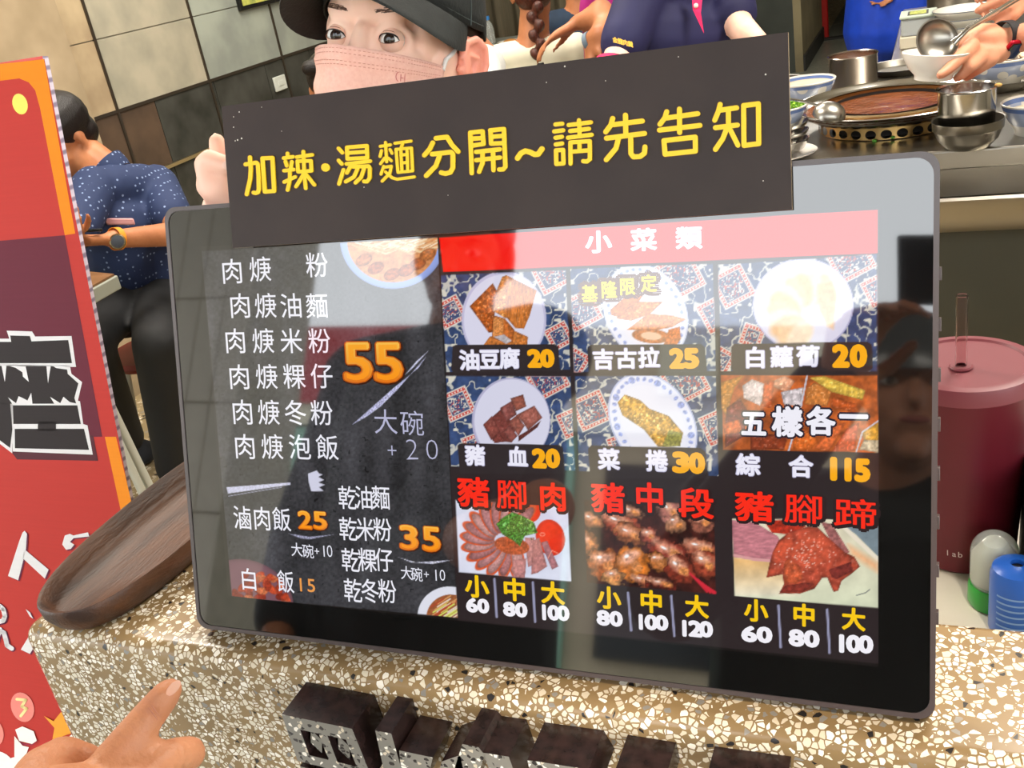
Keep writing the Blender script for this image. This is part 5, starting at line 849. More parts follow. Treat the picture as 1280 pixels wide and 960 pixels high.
def dots(name, base, dot, scale, thr):
    m = bpy.data.materials.new(name); m.use_nodes = True; nt = m.node_tree; b = nt.nodes['Principled BSDF']; b.inputs['Roughness'].default_value = .8; tc = nt.nodes.new('ShaderNodeTexCoord'); v = nt.nodes.new('ShaderNodeTexVoronoi'); v.inputs['Scale'].default_value = scale; v.inputs['Randomness'].default_value = .35
    nt.links.new(tc.outputs['Object'], v.inputs['Vector']); r = nt.nodes.new('ShaderNodeValToRGB'); r.color_ramp.elements[0].color = (*hx(dot), 1); r.color_ramp.elements[1].color = (*hx(base), 1); r.color_ramp.elements[0].position = thr; r.color_ramp.elements[1].position = thr + .06; nt.links.new(v.outputs[0], r.inputs[0]); nt.links.new(r.outputs[0], b.inputs[0]); return m
# --- seated man in the dotted shirt
J = dict(head=at(78, 172, 3.05), face=nrm(CM @ np.array([-.45, .75, -.45])), headup=nrm(CM @ np.array([-.15, -.8, -.6])), shR=at(118, 235, 2.98), shL=at(196, 232, 3.16), pelvis=at(175, 372, 3.24),
         elR=at(82, 318, 2.80), wrR=at(84, 300, 2.62), elL=at(226, 292, 2.98), wrL=at(140, 299, 2.78), knR=at(110, 425, 2.86), knL=at(196, 430, 2.84), anR=at(158, 540, 3.36), anL=at(226, 618, 3.10))
J['anR'][2] = .10; J['anL'][2] = .10; J['ftR'] = nrm((-.3, -1, 0)); J['ftL'] = nrm((.1, -1, 0))
pants = mat('black_trousers', '16171a', .75, noise=.3, nscale=6)
m1 = person('seated man in a navy dotted shirt bent over his phone, orange watch strap', J, SK2, dots('navy_dotted_cloth', '1c2c52', '7f90b5', 62, .17), pants, hair=HAIR, voxel=.008, torso=1.12, handspec={'L': dict(curl=.8), 'R': dict(curl=.8)})
R1 = m1['root']; wp = at(145, 303, 2.755); ax = nrm(J['wrL'] - J['elL']); MB().lathe([(.030, -.009), (.0315, -.009), (.0315, .009), (.030, .009)], J['wrL'] - ax * .015, 30, ax=ax).build('watch_strap', mat('orange_strap', 'e08a1c', .5), R1)
wn = nrm(CAM - wp); wc = J['wrL'] - ax * .015 + wn * .034 - (0, 0, .008); wt = MB().lathe([(0, 0), (.020, 0), (.022, .003), (.021, .008), (.018, .009), (.0175, .0065), (0, .0065)], wc - wn * .004, 28, ax=wn).build('watch_case', mat('bronze_watch', '8a7a5a', .25, metal=.9), R1); MB().lathe([(0, .0067), (.0172, .0067)][::-1], wc - wn * .004, 24, ax=wn).build('watch_dial', mat('black_dial', '15171a', .1), wt)
pk = at(150, 277, 2.955); MB().obox(pk, nrm(ray((160, 277)) - ray((150, 277))) * .042, nrm((0, 0, 1)) * .010, nrm(CAM - pk) * .006).build('pocket_lining', mat('pink_cloth', 'd59a9a', .7), R1, bevel=.004)
hp = J['wrL'] + ax * .12 + (0, 0, .03); ph = tag(MB().obox(hp, ax * .075, nrm(np.cross(ax, (0, 0, 1))) * .036, np.array([0, .0, .004])).build('smartphone', mat('black_phone', '101113', .2), bevel=.002), 'black smartphone in the seated man\'s hands', 'phone')
MB().lathe([(.047, -.012), (.049, -.012), (.049, .012), (.047, .012)], J['anR'] + (0, 0, .05), 24).build('sock_band', mat('orange_sock', 'd9751a', .8), R1)
# collar
nk = (J['shL'] + J['shR']) / 2 + nrm(J['head'] - (J['shL'] + J['shR']) / 2) * .055; MB().lathe([(.062, -.02), (.070, 0), (.074, .026), (.070, .028), (.064, .004)], nk, 30, ax=nrm(J['head'] - (J['shL'] + J['shR']) / 2)).build('collar', bpy.data.materials['navy_dotted_cloth'], R1)
q = J['pelvis']; t = thing('stool', 'round stool under the seated man', 'stool', (q[0], q[1], 0)); MB().lathe([(0, q[2] - .2), (.15, q[2] - .2), (.16, q[2] - .185), (.15, q[2] - .17), (0, q[2] - .17)], (q[0], q[1], 0), 32).build('seat', mat('red_stool', '8a2a22', .5), t)
for k in range(4): a = math.pi / 4 + k * math.pi / 2; MB().tube([(q[0] + .11 * math.cos(a), q[1] + .11 * math.sin(a), q[2] - .2), (q[0] + .16 * math.cos(a), q[1] + .16 * math.sin(a), .012)], .012, 10).build('leg', MATS['pale_grey_paint'], t)
# --- woman in cream, seen from behind, with a plait
BR = mat('brown_hair', '5c2c1c', .35, nscale=30, col2='3c1c14', stretch=(9, 9, .8), bump=.6, bscale=50); HD = at(666, -10, 3.6); dn = np.array([0, 0, 1.])
J = dict(head=HD, face=nrm((-.35, .95, -.25)), shL=HD + (.155, -.06, -.205), shR=HD + (-.165, -.10, -.205), pelvis=HD + (-.02, -.06, -.66), elL=HD + (.19, .05, -.48), elR=HD + (-.21, .03, -.48), wrL=HD + (.08, .28, -.42), wrR=HD + (-.12, .26, -.42), knL=HD + (.1, .36, -.66), knR=HD + (-.12, .36, -.66), anL=np.array([HD[0] + .1, HD[1] + .36, .1]), anR=np.array([HD[0] - .12, HD[1] + .36, .1]), ftL=(0, 1, 0), ftR=(0, 1, 0))
CRM = mat('cream_cloth', 'ddd8c0', .8, noise=.06); w1 = person('seated woman in a cream top seen from behind, brown plaited hair', J, SK2, CRM, mat('grey_trousers', '4a4a4e', .8), hair=BR, voxel=.011, face=False)
el = []; pc = HD + (.035, -.10, -.045)
for k in range(6): el.append(('e', pc + (.012 * (-1) ** k, -.006 * k, -.030 * k), (.022 - .0012 * k, .018, .024), rotm(0, 30 * (-1) ** k, 0)))
el.append(('c', pc + (.004, -.035, -.19), .010, pc + (-.002, -.04, -.29), .022)); blob('plait', el, BR, w1['root'], .005, 2); MB().lathe([(.011, -.006), (.0135, 0), (.011, .006)], pc + (.004, -.034, -.185), 16).build('hair_tie', mat('black_tie', '0e0e10', .6), w1['root'])
# --- other diners
def sit(c, yaw, s=1.):
    a = math.radians(yaw); f = np.array([math.sin(a), -math.cos(a), 0]); r = np.array([f[1], -f[0], 0]); o = np.asarray(c, float); z = lambda rr, ff, dz: o + r * rr + f * ff + np.array([0, 0, dz])
    J = dict(head=o, face=f, shL=z(-.17, .0, -.24), shR=z(.17, 0, -.24), pelvis=z(0, -.03, -.66), elL=z(-.22, .05, -.47), elR=z(.22, .05, -.47), wrL=z(-.1, .27, -.44), wrR=z(.1, .27, -.44), knL=z(-.1, .38, -.66), knR=z(.1, .38, -.66), ftL=f, ftR=f); J['anL'] = J['knL'] * (1, 1, 0) + (0, 0, .1); J['anR'] = J['knR'] * (1, 1, 0) + (0, 0, .1); return J
J = sit(at(417, 112, 3.35), 20); person('dark haired diner partly hidden behind the pink mask of the worker', J, SK2, mat('charcoal_cloth', '3a3a3c', .8), pants, voxel=.012)
J = sit(at(566, 18, 2.6), 215); J['shL'] = at(598, 84, 2.55); J['elL'] = at(612, 150, 2.5); J['wrL'] = J['elL'] + (-.1, .12, -.2); J['shR'] = at(606, 84, 2.72); J['elR'] = at(606, 160, 2.75); J['wrR'] = at(590, 220, 2.8); person('diner in a white shirt seated behind the ear of the masked worker', J, SK2, mat('white_shirt', 'd9dcd8', .8), pants, voxel=.012, face=False)
J = sit(at(716, -46, 4.5), 10); person('diner in dark blue denim beyond the woman with the plait', J, SK2, mat('dark_denim', '1d3148', .8, noise=.3, nscale=20), pants, voxel=.012, sleeves='long')
J = stand(*(at(770, 40, 3.05)[:2]), -60, 1.6); J.update(shR=at(760, -40, 3.05), elR=at(752, 20, 3.0), wrR=at(722, 28, 3.05), shL=at(790, -30, 3.2), elL=at(752, 44, 2.95), wrL=at(737, 52, 2.98), head=at(775, -110, 3.1), face=(-.8, -.2, -.4)); h = {'R': dict(d=nrm(at(693, 45, 3.05) - at(722, 28, 3.05)), curl=.35), 'L': dict(d=nrm(at(742, 74, 2.98) - at(742, 52, 2.98)), curl=.5)}
m2 = person('worker in a magenta shirt reaching down behind the woman with the plait', J, SK2, mat('magenta_cloth', '9a1070', .8), mat('black_apron', '121214', .8), voxel=.010, handspec=h, face=False); ax = nrm(J['wrL'] - J['elL']); MB().lathe([(.027, -.008), (.029, -.008), (.029, .008), (.027, .008)], J['wrL'], 24, ax=ax).build('wrist_band', mat('grey_band', '6c7c8c', .5), m2['root'])
# --- worker in the navy polo with pink placket
NV = mat('navy_polo', '1c1c4a', .75, noise=.2, nscale=5); PK = mat('hot_pink_trim', 'e0195a', .7)
J = stand(-.78, 2.76, 10, 1.56); J.update(head=np.array([-.63, 2.68, 1.46]), shL=at(905, -12, 2.72), shR=at(805, -12, 2.62), elL=at(925, 34, 2.62), wrL=at(948, 52, 2.45), elR=at(765, 92, 2.55), wrR=at(790, 150, 2.45)); J['pelvis'] = np.array([-.72, 2.80, .84])
n1 = person('worker in a navy polo shirt with a pink placket and a white glove', J, SKP, NV, pants, voxel=.009, torso=1.15, style='long', face=True, handspec={'L': dict(d=at(952, 110, 2.40) - at(948, 52, 2.46), n=(0, 0, 1), curl=.7)}); RR = n1['root']
fr = nrm(CAM - at(883, 12, 2.6)); pc = at(876, 0, 2.53); MB().add([at(864, -20, 2.555), at(880, -20, 2.55), at(876, 16, 2.545), at(880, 42, 2.55), at(866, 12, 2.552)], [(0, 4, 3, 2, 1)]).build('placket', PK, RR, smooth=0); MB().ell(at(870, 7, 2.545), (.006, .003, .006)).build('button', mat('white_button', 'e8e4dc', .4), RR)
MB().lathe([(.060, -.008), (.066, -.006), (.066, .006), (.060, .008)], at(772, 90, 2.56), 30, ax=J['elR'] - J['shR']).build('sleeve_trim', PK, RR)
blob('glove', hand_elems(at(952, 47, 2.43), at(962, 110, 2.40) - at(952, 47, 2.43), (0, 0, 1), 1., 1, .7, r=.009), mat('white_glove', 'dcd8cc', .7), RR, .005, 2)
T = Flat(at(777, 52, 2.44), nrm(CAM - at(777, 52, 2.44))); T.text('金龍肉羹', (769, 50), (788, 55), 6.5, 7.5, 'e8b43c', .03, u=nrm(ray((788, 55)) - ray((769, 50))), v=nrm(ray((768, 40)) - ray((769, 50)))); T.build('sleeve_embroidery', attr_mat('embroidery_thread', 0, .6), RR)
# --- blue apron worker and passer-by beyond the kitchen
q = at(1117, 30, 4.95); J = stand(q[0], q[1], -30, 1.62); J['elR'] = np.array([q[0] - .12, q[1] + .12, 1.2]); J['wrR'] = np.array([q[0] + .02, q[1] + .2, 1.18]); J['wrL'] = at(1128, -22, 4.75); person('worker in a bright blue apron beyond the steel pot', J, SK2, mat('bright_blue_apron', '0c3fc0', .6, noise=.15), mat('black_trousers_b', '0c0e12', .8), voxel=.012, torso=1.1); AP = MATS['bright_blue_apron']; a = nrm((math.sin(math.radians(-30)), -math.cos(math.radians(-30)), 0)); E_ = [('c', (q[0] - .06, q[1], .98), .14, (q[0] - .07, q[1], .66), .17), ('c', (q[0] + .06, q[1], .98), .14, (q[0] + .07, q[1], .66), .17)]
ap = blob('apron_skirt', E_, AP, None, .014, 4); attach(ap, [o for o in bpy.data.objects if o.get('label', '').startswith('worker in a bright blue')][0])
q = zat(1080, 50, 0.); J = stand(q[0], q[1], 160, 1.65); J['anR'] = zat(1076, 42, .08); J['anL'] = zat(1092, 54, .08); person('passer-by in grey trousers and pale sandals far down the passage', J, SK2, mat('grey_top', '77787a', .8), mat('light_grey_trousers', '8a94a0', .8), shoe=mat('pale_sandal', 'c9b9a8', .6), voxel=.014)
# ------------------------------------------------------------------ the masked worker holding the board
def worker():
    v = nrm(ray((448, 47))); up = -CM[:, 1]; up = nrm(up - up.dot(v) * v); rt = nrm(np.cross(v, up)); psi = math.radians(31); roll = math.radians(1.5)
    up, rt = up * math.cos(roll) + rt * math.sin(roll), rt * math.cos(roll) - up * math.sin(roll)
    f = nrm(-v * math.cos(psi) - rt * math.sin(psi)); ey = -f; ex = nrm(np.cross(ey, up)); up = np.cross(ex, ey); B = np.array([ex, ey, up]).T
    eyes = at(447, 47, 1.03); O = eyes + ey * .083; P = lambda x, y, z: O + B @ np.array([x, y, z])
    root = thing('person', 'young worker in a black cap and pink face mask holding up the message board', 'person', (O[0], O[1] + .02, 0))
    sk = SKP
    E_ = [('e', P(0, .020, .035), (.073, .094, .088), B), ('e', P(0, -.020, -.032), (.064, .062, .078), B), ('e', P(0, -.030, .045), (.060, .056, .045), B),
          ('c', P(0, -.076, .008), .0085, P(0, -.093, -.036), .012), ('c', P(-.034, -.0655, .026), .012, P(.034, -.0655, .026), .012), ('e', P(-.037, -.046, -.024), (.022, .026, .024), B), ('e', P(.037, -.046, -.024), (.022, .026, .024), B),
          ('e', P(-.052, -.027, .006), (.014, .026, .030), B), ('e', P(.052, -.027, .006), (.014, .026, .030), B), ('e', P(.062, .0, -.025), (.012, .035, .04), B), ('e', P(0, -.07, -.095), (.022, .022, .02), B), ('c', P(0, .03, -.06), .052, P(0, .045, -.16), .054)]
    for q in (-1, 1):
        rg = [(q * .0315 + .0155 * math.cos(a), -.0695 + .0125 * max(0, q * math.cos(a)) ** 1.3, .0135 * math.sin(a)) for a in np.linspace(0, 2 * math.pi, 15)]
        for a, b in zip(rg, rg[1:]): E_.append(('c', P(*a), .0056, P(*b), .0056))
    # torso, shoulders and arms under the clothes, right hand on the board
    sh = P(0, .045, -.16); base = np.array([sh[0], sh[1], 0]); hw = nrm((ex * (1, 1, 0))); shR = base - hw * .15 + (0, 0, 1.125); shL = base + hw * .15 + (0, 0, 1.125); pel = base + (0, .02, .80)
    E_ += [('c', P(0, .045, -.16), .05, base + (0, 0, 1.10), .07), ('c', shR, .05, shL, .05), ('c', base + (0, 0, 1.03), .10, pel, .10)]
    wr = at(292, 305, .82); elR = np.array([shR[0] - .02, shR[1] - .02, .93]); E_ += [('c', shR, .046, elR, .036), ('c', elR, .036, wr, .024)]
    elL = shL + (.06, -.02, -.22); wrL = elL + (-.02, -.18, .03); E_ += [('c', shL, .046, elL, .036), ('c', elL, .036, wrL, .024)] + hand_elems(wrL, wrL - elL, (0, 0, 1), .95, -1, .9)
    D = .668; g = lambda x, y, d=0.: at(x, y, D + .026 + d)
    # hand: heel of the palm, straight index behind the board, bent thumb across, other fingers curled behind
    E_ += [('c', wr, .022, g(287, 262, .04), .020), ('c', g(287, 262, .034), .0165, g(279, 236, .006), .0135), ('c', g(268, 240, .004), .0085, g(255, 205, .0), .0075), ('c', g(255, 205), .0072, g(262, 198, -.006), .0070), ('c', g(262, 199, -.006), .0068, g(288, 207, -.010), .0062),
           ('c', g(283, 232, .016), .0085, g(275, 200, .014), .0073), ('c', g(275, 200, .014), .0072, g(271, 176, .010), .0062), ('c', g(294, 236, .020), .0085, g(292, 205, .022), .0075), ('c', g(292, 205, .022), .0075, g(300, 188, .010), .0065), ('c', g(303, 244, .022), .0085, g(303, 215, .024), .0072), ('c', g(303, 215, .024), .0072, g(312, 200, .012), .006), ('c', g(262, 232, .008), .010, g(290, 250, .010), .014)]
    low = [e for e in E_]; bd = blob('body', low, sk, root, .0024, 9, .6)
    nl = g(286, 206, -.0170); MB().ell(nl, (.0045, .001, .0033), frame(nrm(CAM - nl))[:, [0, 2, 1]], 14).build('thumbnail', mat('nail_pink', 'f4cdbd', .3), root)
    # ears with rim and hollow
    for q in (1, -1):
        e = []; c = lambda y, z, o=0: P(q * (.0745 + o), y, z)
        ring = [(-.012, .016), (-.006, .030), (.010, .035), (.023, .026), (.026, .008), (.020, -.010), (.010, -.022), (-.002, -.028)]
        for (a, b), (a2, b2) in zip(ring, ring[1:]): e.append(('c', c(a * 1.0 + .012, b * .95 - .026, .005 + max(a, 0) * .38), .0044, c(a2 * 1.0 + .012, b2 * .95 - .026, .005 + max(a2, 0) * .38), .0044))
        fl = [(c(a + .012, b * .95 - .026, .0025 + max(a, 0) * .36)) for a, b in ring] + [c(.004, .0), c(.004, -.026), c(.004, -.045)]
        for i in range(len(fl)):
            for j in range(i + 1, len(fl)): e.append(('c', fl[i], .0022, fl[j], .0022))
        e += [('e', c(.018, -.020, .001), (.0058, .021, .031), B @ rotm(0, 0, q * 20)), ('e', c(.008, -.050, .002), (.0055, .010, .010), B), ('c', c(.006, -.008, .006), .0028, c(.025, -.012, .011), .0028), ('c', c(.025, -.012, .011), .0028, c(.020, -.038, .008), .003), ('c', c(-.002, -.024, .003), .004, c(.010, -.034, .005), .003)]
        blob('ear', e, mat('ear_pink', 'e89a86', .5, sss=.2), root, .0014, 3)
    from mathutils.bvhtree import BVHTree
    bm_ = bmesh.new(); bm_.from_mesh(bd.data); bv = BVHTree.FromBMesh(bm_); bm_.free()
    def on(x, z, o=.0004):
        h_ = bv.ray_cast(Vector(P(x, -.3, z)), Vector(B @ np.array([0, 1., 0]))); return P(x, -.08, z) if h_[0] is None else np.array(h_[0]) - B @ np.array([0, o, 0])
    # eyes: eyeball, iris, pupil, catch-light, lids as shells with an almond opening
    LID = mat('lid_skin', 'e9b29a', .5, sss=.08); LASH = mat('lash_black', '1c1210', .6); hr = mat('dark_brown_hair', '2a1c18', .4)
    for q in (-1, 1):
        ec = P(q * .0315, -.0668, 0); r = .0125; gz = nrm(nrm(CAM - ec) * .38 + f * .62 + up * .03); m = MB(); m.ell(ec, (r, r, r), B, 28); eb = m.build('eyeball', WHITE, root)
        Fz = frame(gz); rr = .0060; MB().lathe([(0, math.sqrt(r * r) + .0004), (rr * .98, math.sqrt(r * r - rr * rr) + .0006), (rr, math.sqrt(r * r - rr * rr) + .0001)][::-1], ec, 28, ax=gz).build('iris', mat('dark_iris', '33211a', .08, nscale=300, col2='1a100c'), eb); MB().lathe([(0, r + .0006), (.0026, r + .0004)][::-1], ec, 18, ax=gz).build('pupil', mat('pupil_black', '040303', .03), eb)
        R_ = r * 1.07; nx, nz = 26, 18; vs = []; fs = []
        def opening(t):      # t -1..1 across the eye (outer side positive for q=1); returns lower and upper lid angle
            w_ = max(0, 1 - t * t); return math.radians(-15) * w_ ** .8 + math.radians(1.0 * q * t), math.radians(27) * w_ ** .55 + math.radians(1.0 * q * t)
        for side in (0, 1):
            o = len(vs)
            for i in range(nx + 1):
                t = -1 + 2 * i / nx; az = math.radians(88) * t; lo, hi = opening(t / .66 if abs(t) < .66 else 1.0)
                for j in range(7):
                    s_ = j / 6; el_ = (hi + (math.radians(80) - hi) * s_) if side else (lo + (math.radians(-80) - lo) * s_); Rk = R_ * (1 + (.05 if j == 0 else 0)); vs.append(ec + B @ (Rk * np.array([math.sin(az) * math.cos(el_), -math.cos(az) * math.cos(el_), math.sin(el_)])))
            for i in range(nx):
                for j in range(6): a = o + i * 7 + j; fs.append((a, a + 7, a + 8, a + 1) if side else (a, a + 1, a + 8, a + 7))
        MB().add(vs, fs).build('eyelid', sk, root, smooth=80)
        up_pts = []; lo_pts = []; cr = []
        for i in range(13):
            t = -1 + 2 * i / 12; az = math.radians(88) * t * .66; lo, hi = opening(t); g_ = lambda e, k=1.04: ec + B @ (R_ * k * np.array([math.sin(az) * math.cos(e), -math.cos(az) * math.cos(e), math.sin(e)])); up_pts.append(g_(hi)); lo_pts.append(g_(lo)); cr.append(g_(hi + math.radians(15), 1.0))
        MB().tube(up_pts, [.0003] + [.0006] * 5 + [.0008] * 6 + [.0003], 6).build('upper_lashes', LASH, root); MB().tube(lo_pts, .00035, 6).build('lower_lashes', mat('lash_brown', 'a4705c', .6), root); MB().tube(cr[2:-2], [.0001] + [.0004] * 7 + [.0001], 6).build('lid_crease', mat('crease_brown', '9a5a44', .6), root)
        # eyebrow as short hairs
        m = MB(); rs = random.Random(q + 3)
        for k in range(110):
            t = rs.random() ** .8; x = q * (.015 + .038 * t); z = .0262 + .0030 * math.sin(t * 2.2) + (rs.random() - .5) * .0060 * (1 - .5 * t) * (.45 + .55 * min(1, t * 4)); a = on(x, z); b = on(x + q * .006, z + .0018 - .003 * t, .0008); m.tube([a, b], [.00034, .00012], 4, cap=False)
        br = m.build('eyebrow', mat('brow_hair', '6a5046', .7), root); br['kind'] = 'stuff'
    # hair at temple, nape and loose strands
    blob('hair', [('e', P(0, .040, .030), (.0755, .078, .080), B), ('e', P(0, .075, -.04), (.055, .035, .05), B), ('c', P(.0, .10, -.03), .03, P(0.02, .11, -.12), .025)], hr, root, .004, 3)
    m = MB(); rs = random.Random(11)
    def onside(q, y, z, o=.0006):
        h_ = bv.ray_cast(Vector(P(q * .3, y, z)), Vector(B @ np.array([-q, 0, 0.]))); return P(q * .07, y, z) if h_[0] is None else np.array(h_[0]) + B @ np.array([q * o, 0, 0])
    for q in (1, -1):
        for k in range(150): a = rs.random(); y0 = -.030 + .034 * a; L = .5 + .5 * rs.random(); m.tube([onside(q, y0, .034), onside(q, y0 + .006, .020 - .006 * L), onside(q, y0 + .012 + .004 * a, .006 - .018 * L * (.4 + a))], [.00045, .00035, .0001], 4, cap=False)
    for k in range(0): z0 = -.002 - .01 * rs.random(); m.tube([P(.075, -.01, z0), P(.086, .012, z0 - .006), P(.092, .035, z0 - .008 - .01 * rs.random()), P(.085, .065, z0 - .02 - .02 * rs.random())], .00028, 4, cap=False)
    st = m.build('loose_strands', hr, root); st['kind'] = 'stuff'
    # cap: crown, brim, seam, stitching
    CP = mat('black_cap_cloth', '1b2020', .75, nscale=60, col2='141818', bump=.3, bscale=220); n = 48; vs = []; fs = []
    def rim(a): return np.array([.0815 * math.sin(a), .020 - .104 * math.cos(a), .040 + .014 * math.cos(a) - .022 * math.sin(a) ** 2 - (.010 if abs(a) > 1.9 else 0)])
    rows = 12
    for i in range(rows + 1):
        s_ = i / rows
        for k in range(n):
            a = 2 * math.pi * k / n; r0 = rim(a); ph = s_ * math.pi / 2; top = .135; vs.append(P(r0[0] * math.cos(ph) ** .75, .020 + (r0[1] - .020) * math.cos(ph) ** .75, r0[2] + (top - r0[2]) * math.sin(ph)))
    fs = [(i * n + k, i * n + (k + 1) % n, (i + 1) * n + (k + 1) % n, (i + 1) * n + k) for i in range(rows) for k in range(n)]
    cap = MB().add(vs, fs).build('cap_crown', CP, root, smooth=80); s = cap.modifiers.new('s', 'SOLIDIFY'); s.thickness = .0022; s.offset = 1
    vs = []; fs = []; na, nr = 40, 8; lim = math.radians(82)
    for side in (0, 1):
        for i in range(na + 1):
            a = -lim + 2 * lim * i / na; r0 = rim(a); L = .072 * max(0, math.cos(a * math.pi / 2 / lim)) ** .48
            for j in range(nr + 1):
                s_ = j / nr; d_ = np.array([.45 * math.sin(a), -1, 0]); d_ /= np.linalg.norm(d_); p_ = r0 + d_ * L * s_ + np.array([0, 0, .004 - .012 * s_ * (L / .072) - .030 * (abs(math.sin(a)) ** 2.2) * s_ * .9]); vs.append(P(p_[0], p_[1], p_[2] - (.0026 if side else 0)))
    N_ = (na + 1) * (nr + 1)
    for i in range(na):
        for j in range(nr): a = i * (nr + 1) + j; fs += [(a, a + 1, a + nr + 2, a + nr + 1), (N_ + a, N_ + a + nr + 1, N_ + a + nr + 2, N_ + a + 1)]
    for i in range(na): a = i * (nr + 1) + nr; b = a + nr + 1; fs.append((a, N_ + a, N_ + b, b))
    MB().add(vs, fs).build('cap_brim', CP, root, smooth=60)
    sm = mat('cap_stitch', '3c4444', .7)
    MB().tube([P(*(rim(a) * (1.02, 1, 1) + (0, 0, .006))) for a in np.linspace(-2.9, 2.9, 60)], .0007, 5).build('seam', sm, root); MB().tube([P(r0[0] * math.cos(p_) ** .75 * 1.03, .02 + (r0[1] - .02) * math.cos(p_) ** .75 * 1.03, r0[2] + (.135 - r0[2]) * math.sin(p_) + .001) for r0 in [rim(1.45)] for p_ in np.linspace(0, 1.4, 14)], .0008, 5).build('seam', sm, root)
    # pleated mask
    MK = mat('pink_mask_cloth', 'f0bfb0', .85, nscale=240, col2='eab4a5', bump=.15, bscale=400, sss=.05); nx, nz = 48, 26; vs = []; A_ = math.radians(69)
    def mp(s_, t):
        a = s_ * A_; rho = .0790 + .0405 * math.exp(-(s_ / .30) ** 2) * (1 - .30 * t) + .012 * math.exp(-((abs(s_) - .45) / .3) ** 2) + .0016 * math.sin(t * 19) * (1 - abs(s_) ** 4) * (t > .1); x = rho * math.sin(a) * (.98 if abs(s_) > .5 else 1); y = -rho * math.cos(a) - .002; ztop = -.0075 - .014 * abs(s_) ** 1.2; zb = -.108 + .018 * s_ * s_
        return P(x, y, ztop + (zb - ztop) * t)
    for i in range(nx + 1):
        for j in range(nz + 1): vs.append(mp(-1 + 2 * i / nx, j / nz))
    fs = [(i * (nz + 1) + j, i * (nz + 1) + j + 1, (i + 1) * (nz + 1) + j + 1, (i + 1) * (nz + 1) + j) for i in range(nx) for j in range(nz)]
    mk = MB().add(vs, fs).build('face_mask', MK, root, smooth=80); s = mk.modifiers.new('s', 'SOLIDIFY'); s.thickness = .0009; s.offset = 0
    m = MB(); off = f * .0009
    for t0 in (.035, .075, .150, .185):
        for k in range(64):
            s_ = -.96 + 1.92 * k / 64; a, b = mp(s_, t0), mp(s_ + .016, t0); o = nrm(a - P(0, 0, -.04)) * .0009; m.tube([a + o, b + o], .00035, 4, cap=False)
    for s_ in (.93, .885, .84):
        for k in range(16): t0 = .2 + k * .045; a, b = mp(s_, t0), mp(s_, t0 + .02); o = nrm(a - P(0, 0, -.04)) * .0009; m.tube([a + o, b + o], .00035, 4, cap=False)
    stt = m.build('mask_stitching', mat('mask_stitch_pink', 'd79a8c', .8), mk); stt['kind'] = 'stuff'
    # printed mark on the mask: an arc and an H
    m = MB(); lg = mat('mask_mark_red', 'c46a68', .7); z = lambda s_, t: mp(s_, t) + nrm(mp(s_, t) - P(0, 0, -.04)) * .0009
    m.tube([z(.455 - .028 * math.cos(a), .235 + .05 * math.sin(a)) for a in np.linspace(-1.3, 1.3, 10)], .0004, 5); m.tube([z(.470, .205), z(.470, .28)], .0004, 5); m.tube([z(.515, .19), z(.515, .30)], .0004, 5); m.tube([z(.470, .243), z(.515, .243)], .0004, 5); m.build('mask_mark', lg, mk)
    STRAP = mat('white_strap', 'e6e2de', .7)
    for q in (-1, 1):
        p0 = mp(q * .99, .06); MB().tube([p0, onside(q, -.024, -.015, .002), onside(q, -.012, -.008, .002), onside(q, .0, -.002, .0015)], [.0022, .0024, .0022, .0015], 8).build('ear_loop', STRAP, root); MB().tube([mp(q * .99, .93), onside(q, -.012, -.075, .002), onside(q, .004, -.055, .001)], .0012, 8).build('ear_loop', STRAP, root)
    # clothes
    DKC = mat('black_polo', '17181c', .8, noise=.2, nscale=6)
    blob('shirt', [('c', shR, .062, shL, .062), ('c', base + (0, 0, 1.03) - hw * .05, .115, pel - hw * .05, .11), ('c', base + (0, 0, 1.03) + hw * .05, .115, pel + hw * .05, .11), ('c', shR, .060, shR + (elR - shR) * .7, .052), ('c', shL, .060, shL + (elL - shL) * .7, .052)], DKC, root, .009, 4)
    blob('trousers', [('c', pel - hw * .07, .11, base - hw * .09 + (0, 0, .10), .06), ('c', pel + hw * .07, .11, base + hw * .09 + (0, 0, .10), .06)], MATS['black_trousers'], root, .012, 3)
    for q in (-1, 1): o = base + hw * .09 * q + (0, -.02, .045); blob('shoe', [('c', o, .042, o + (0, -.13, -.006), .036)], SHOE, root, .008, 2)
worker()
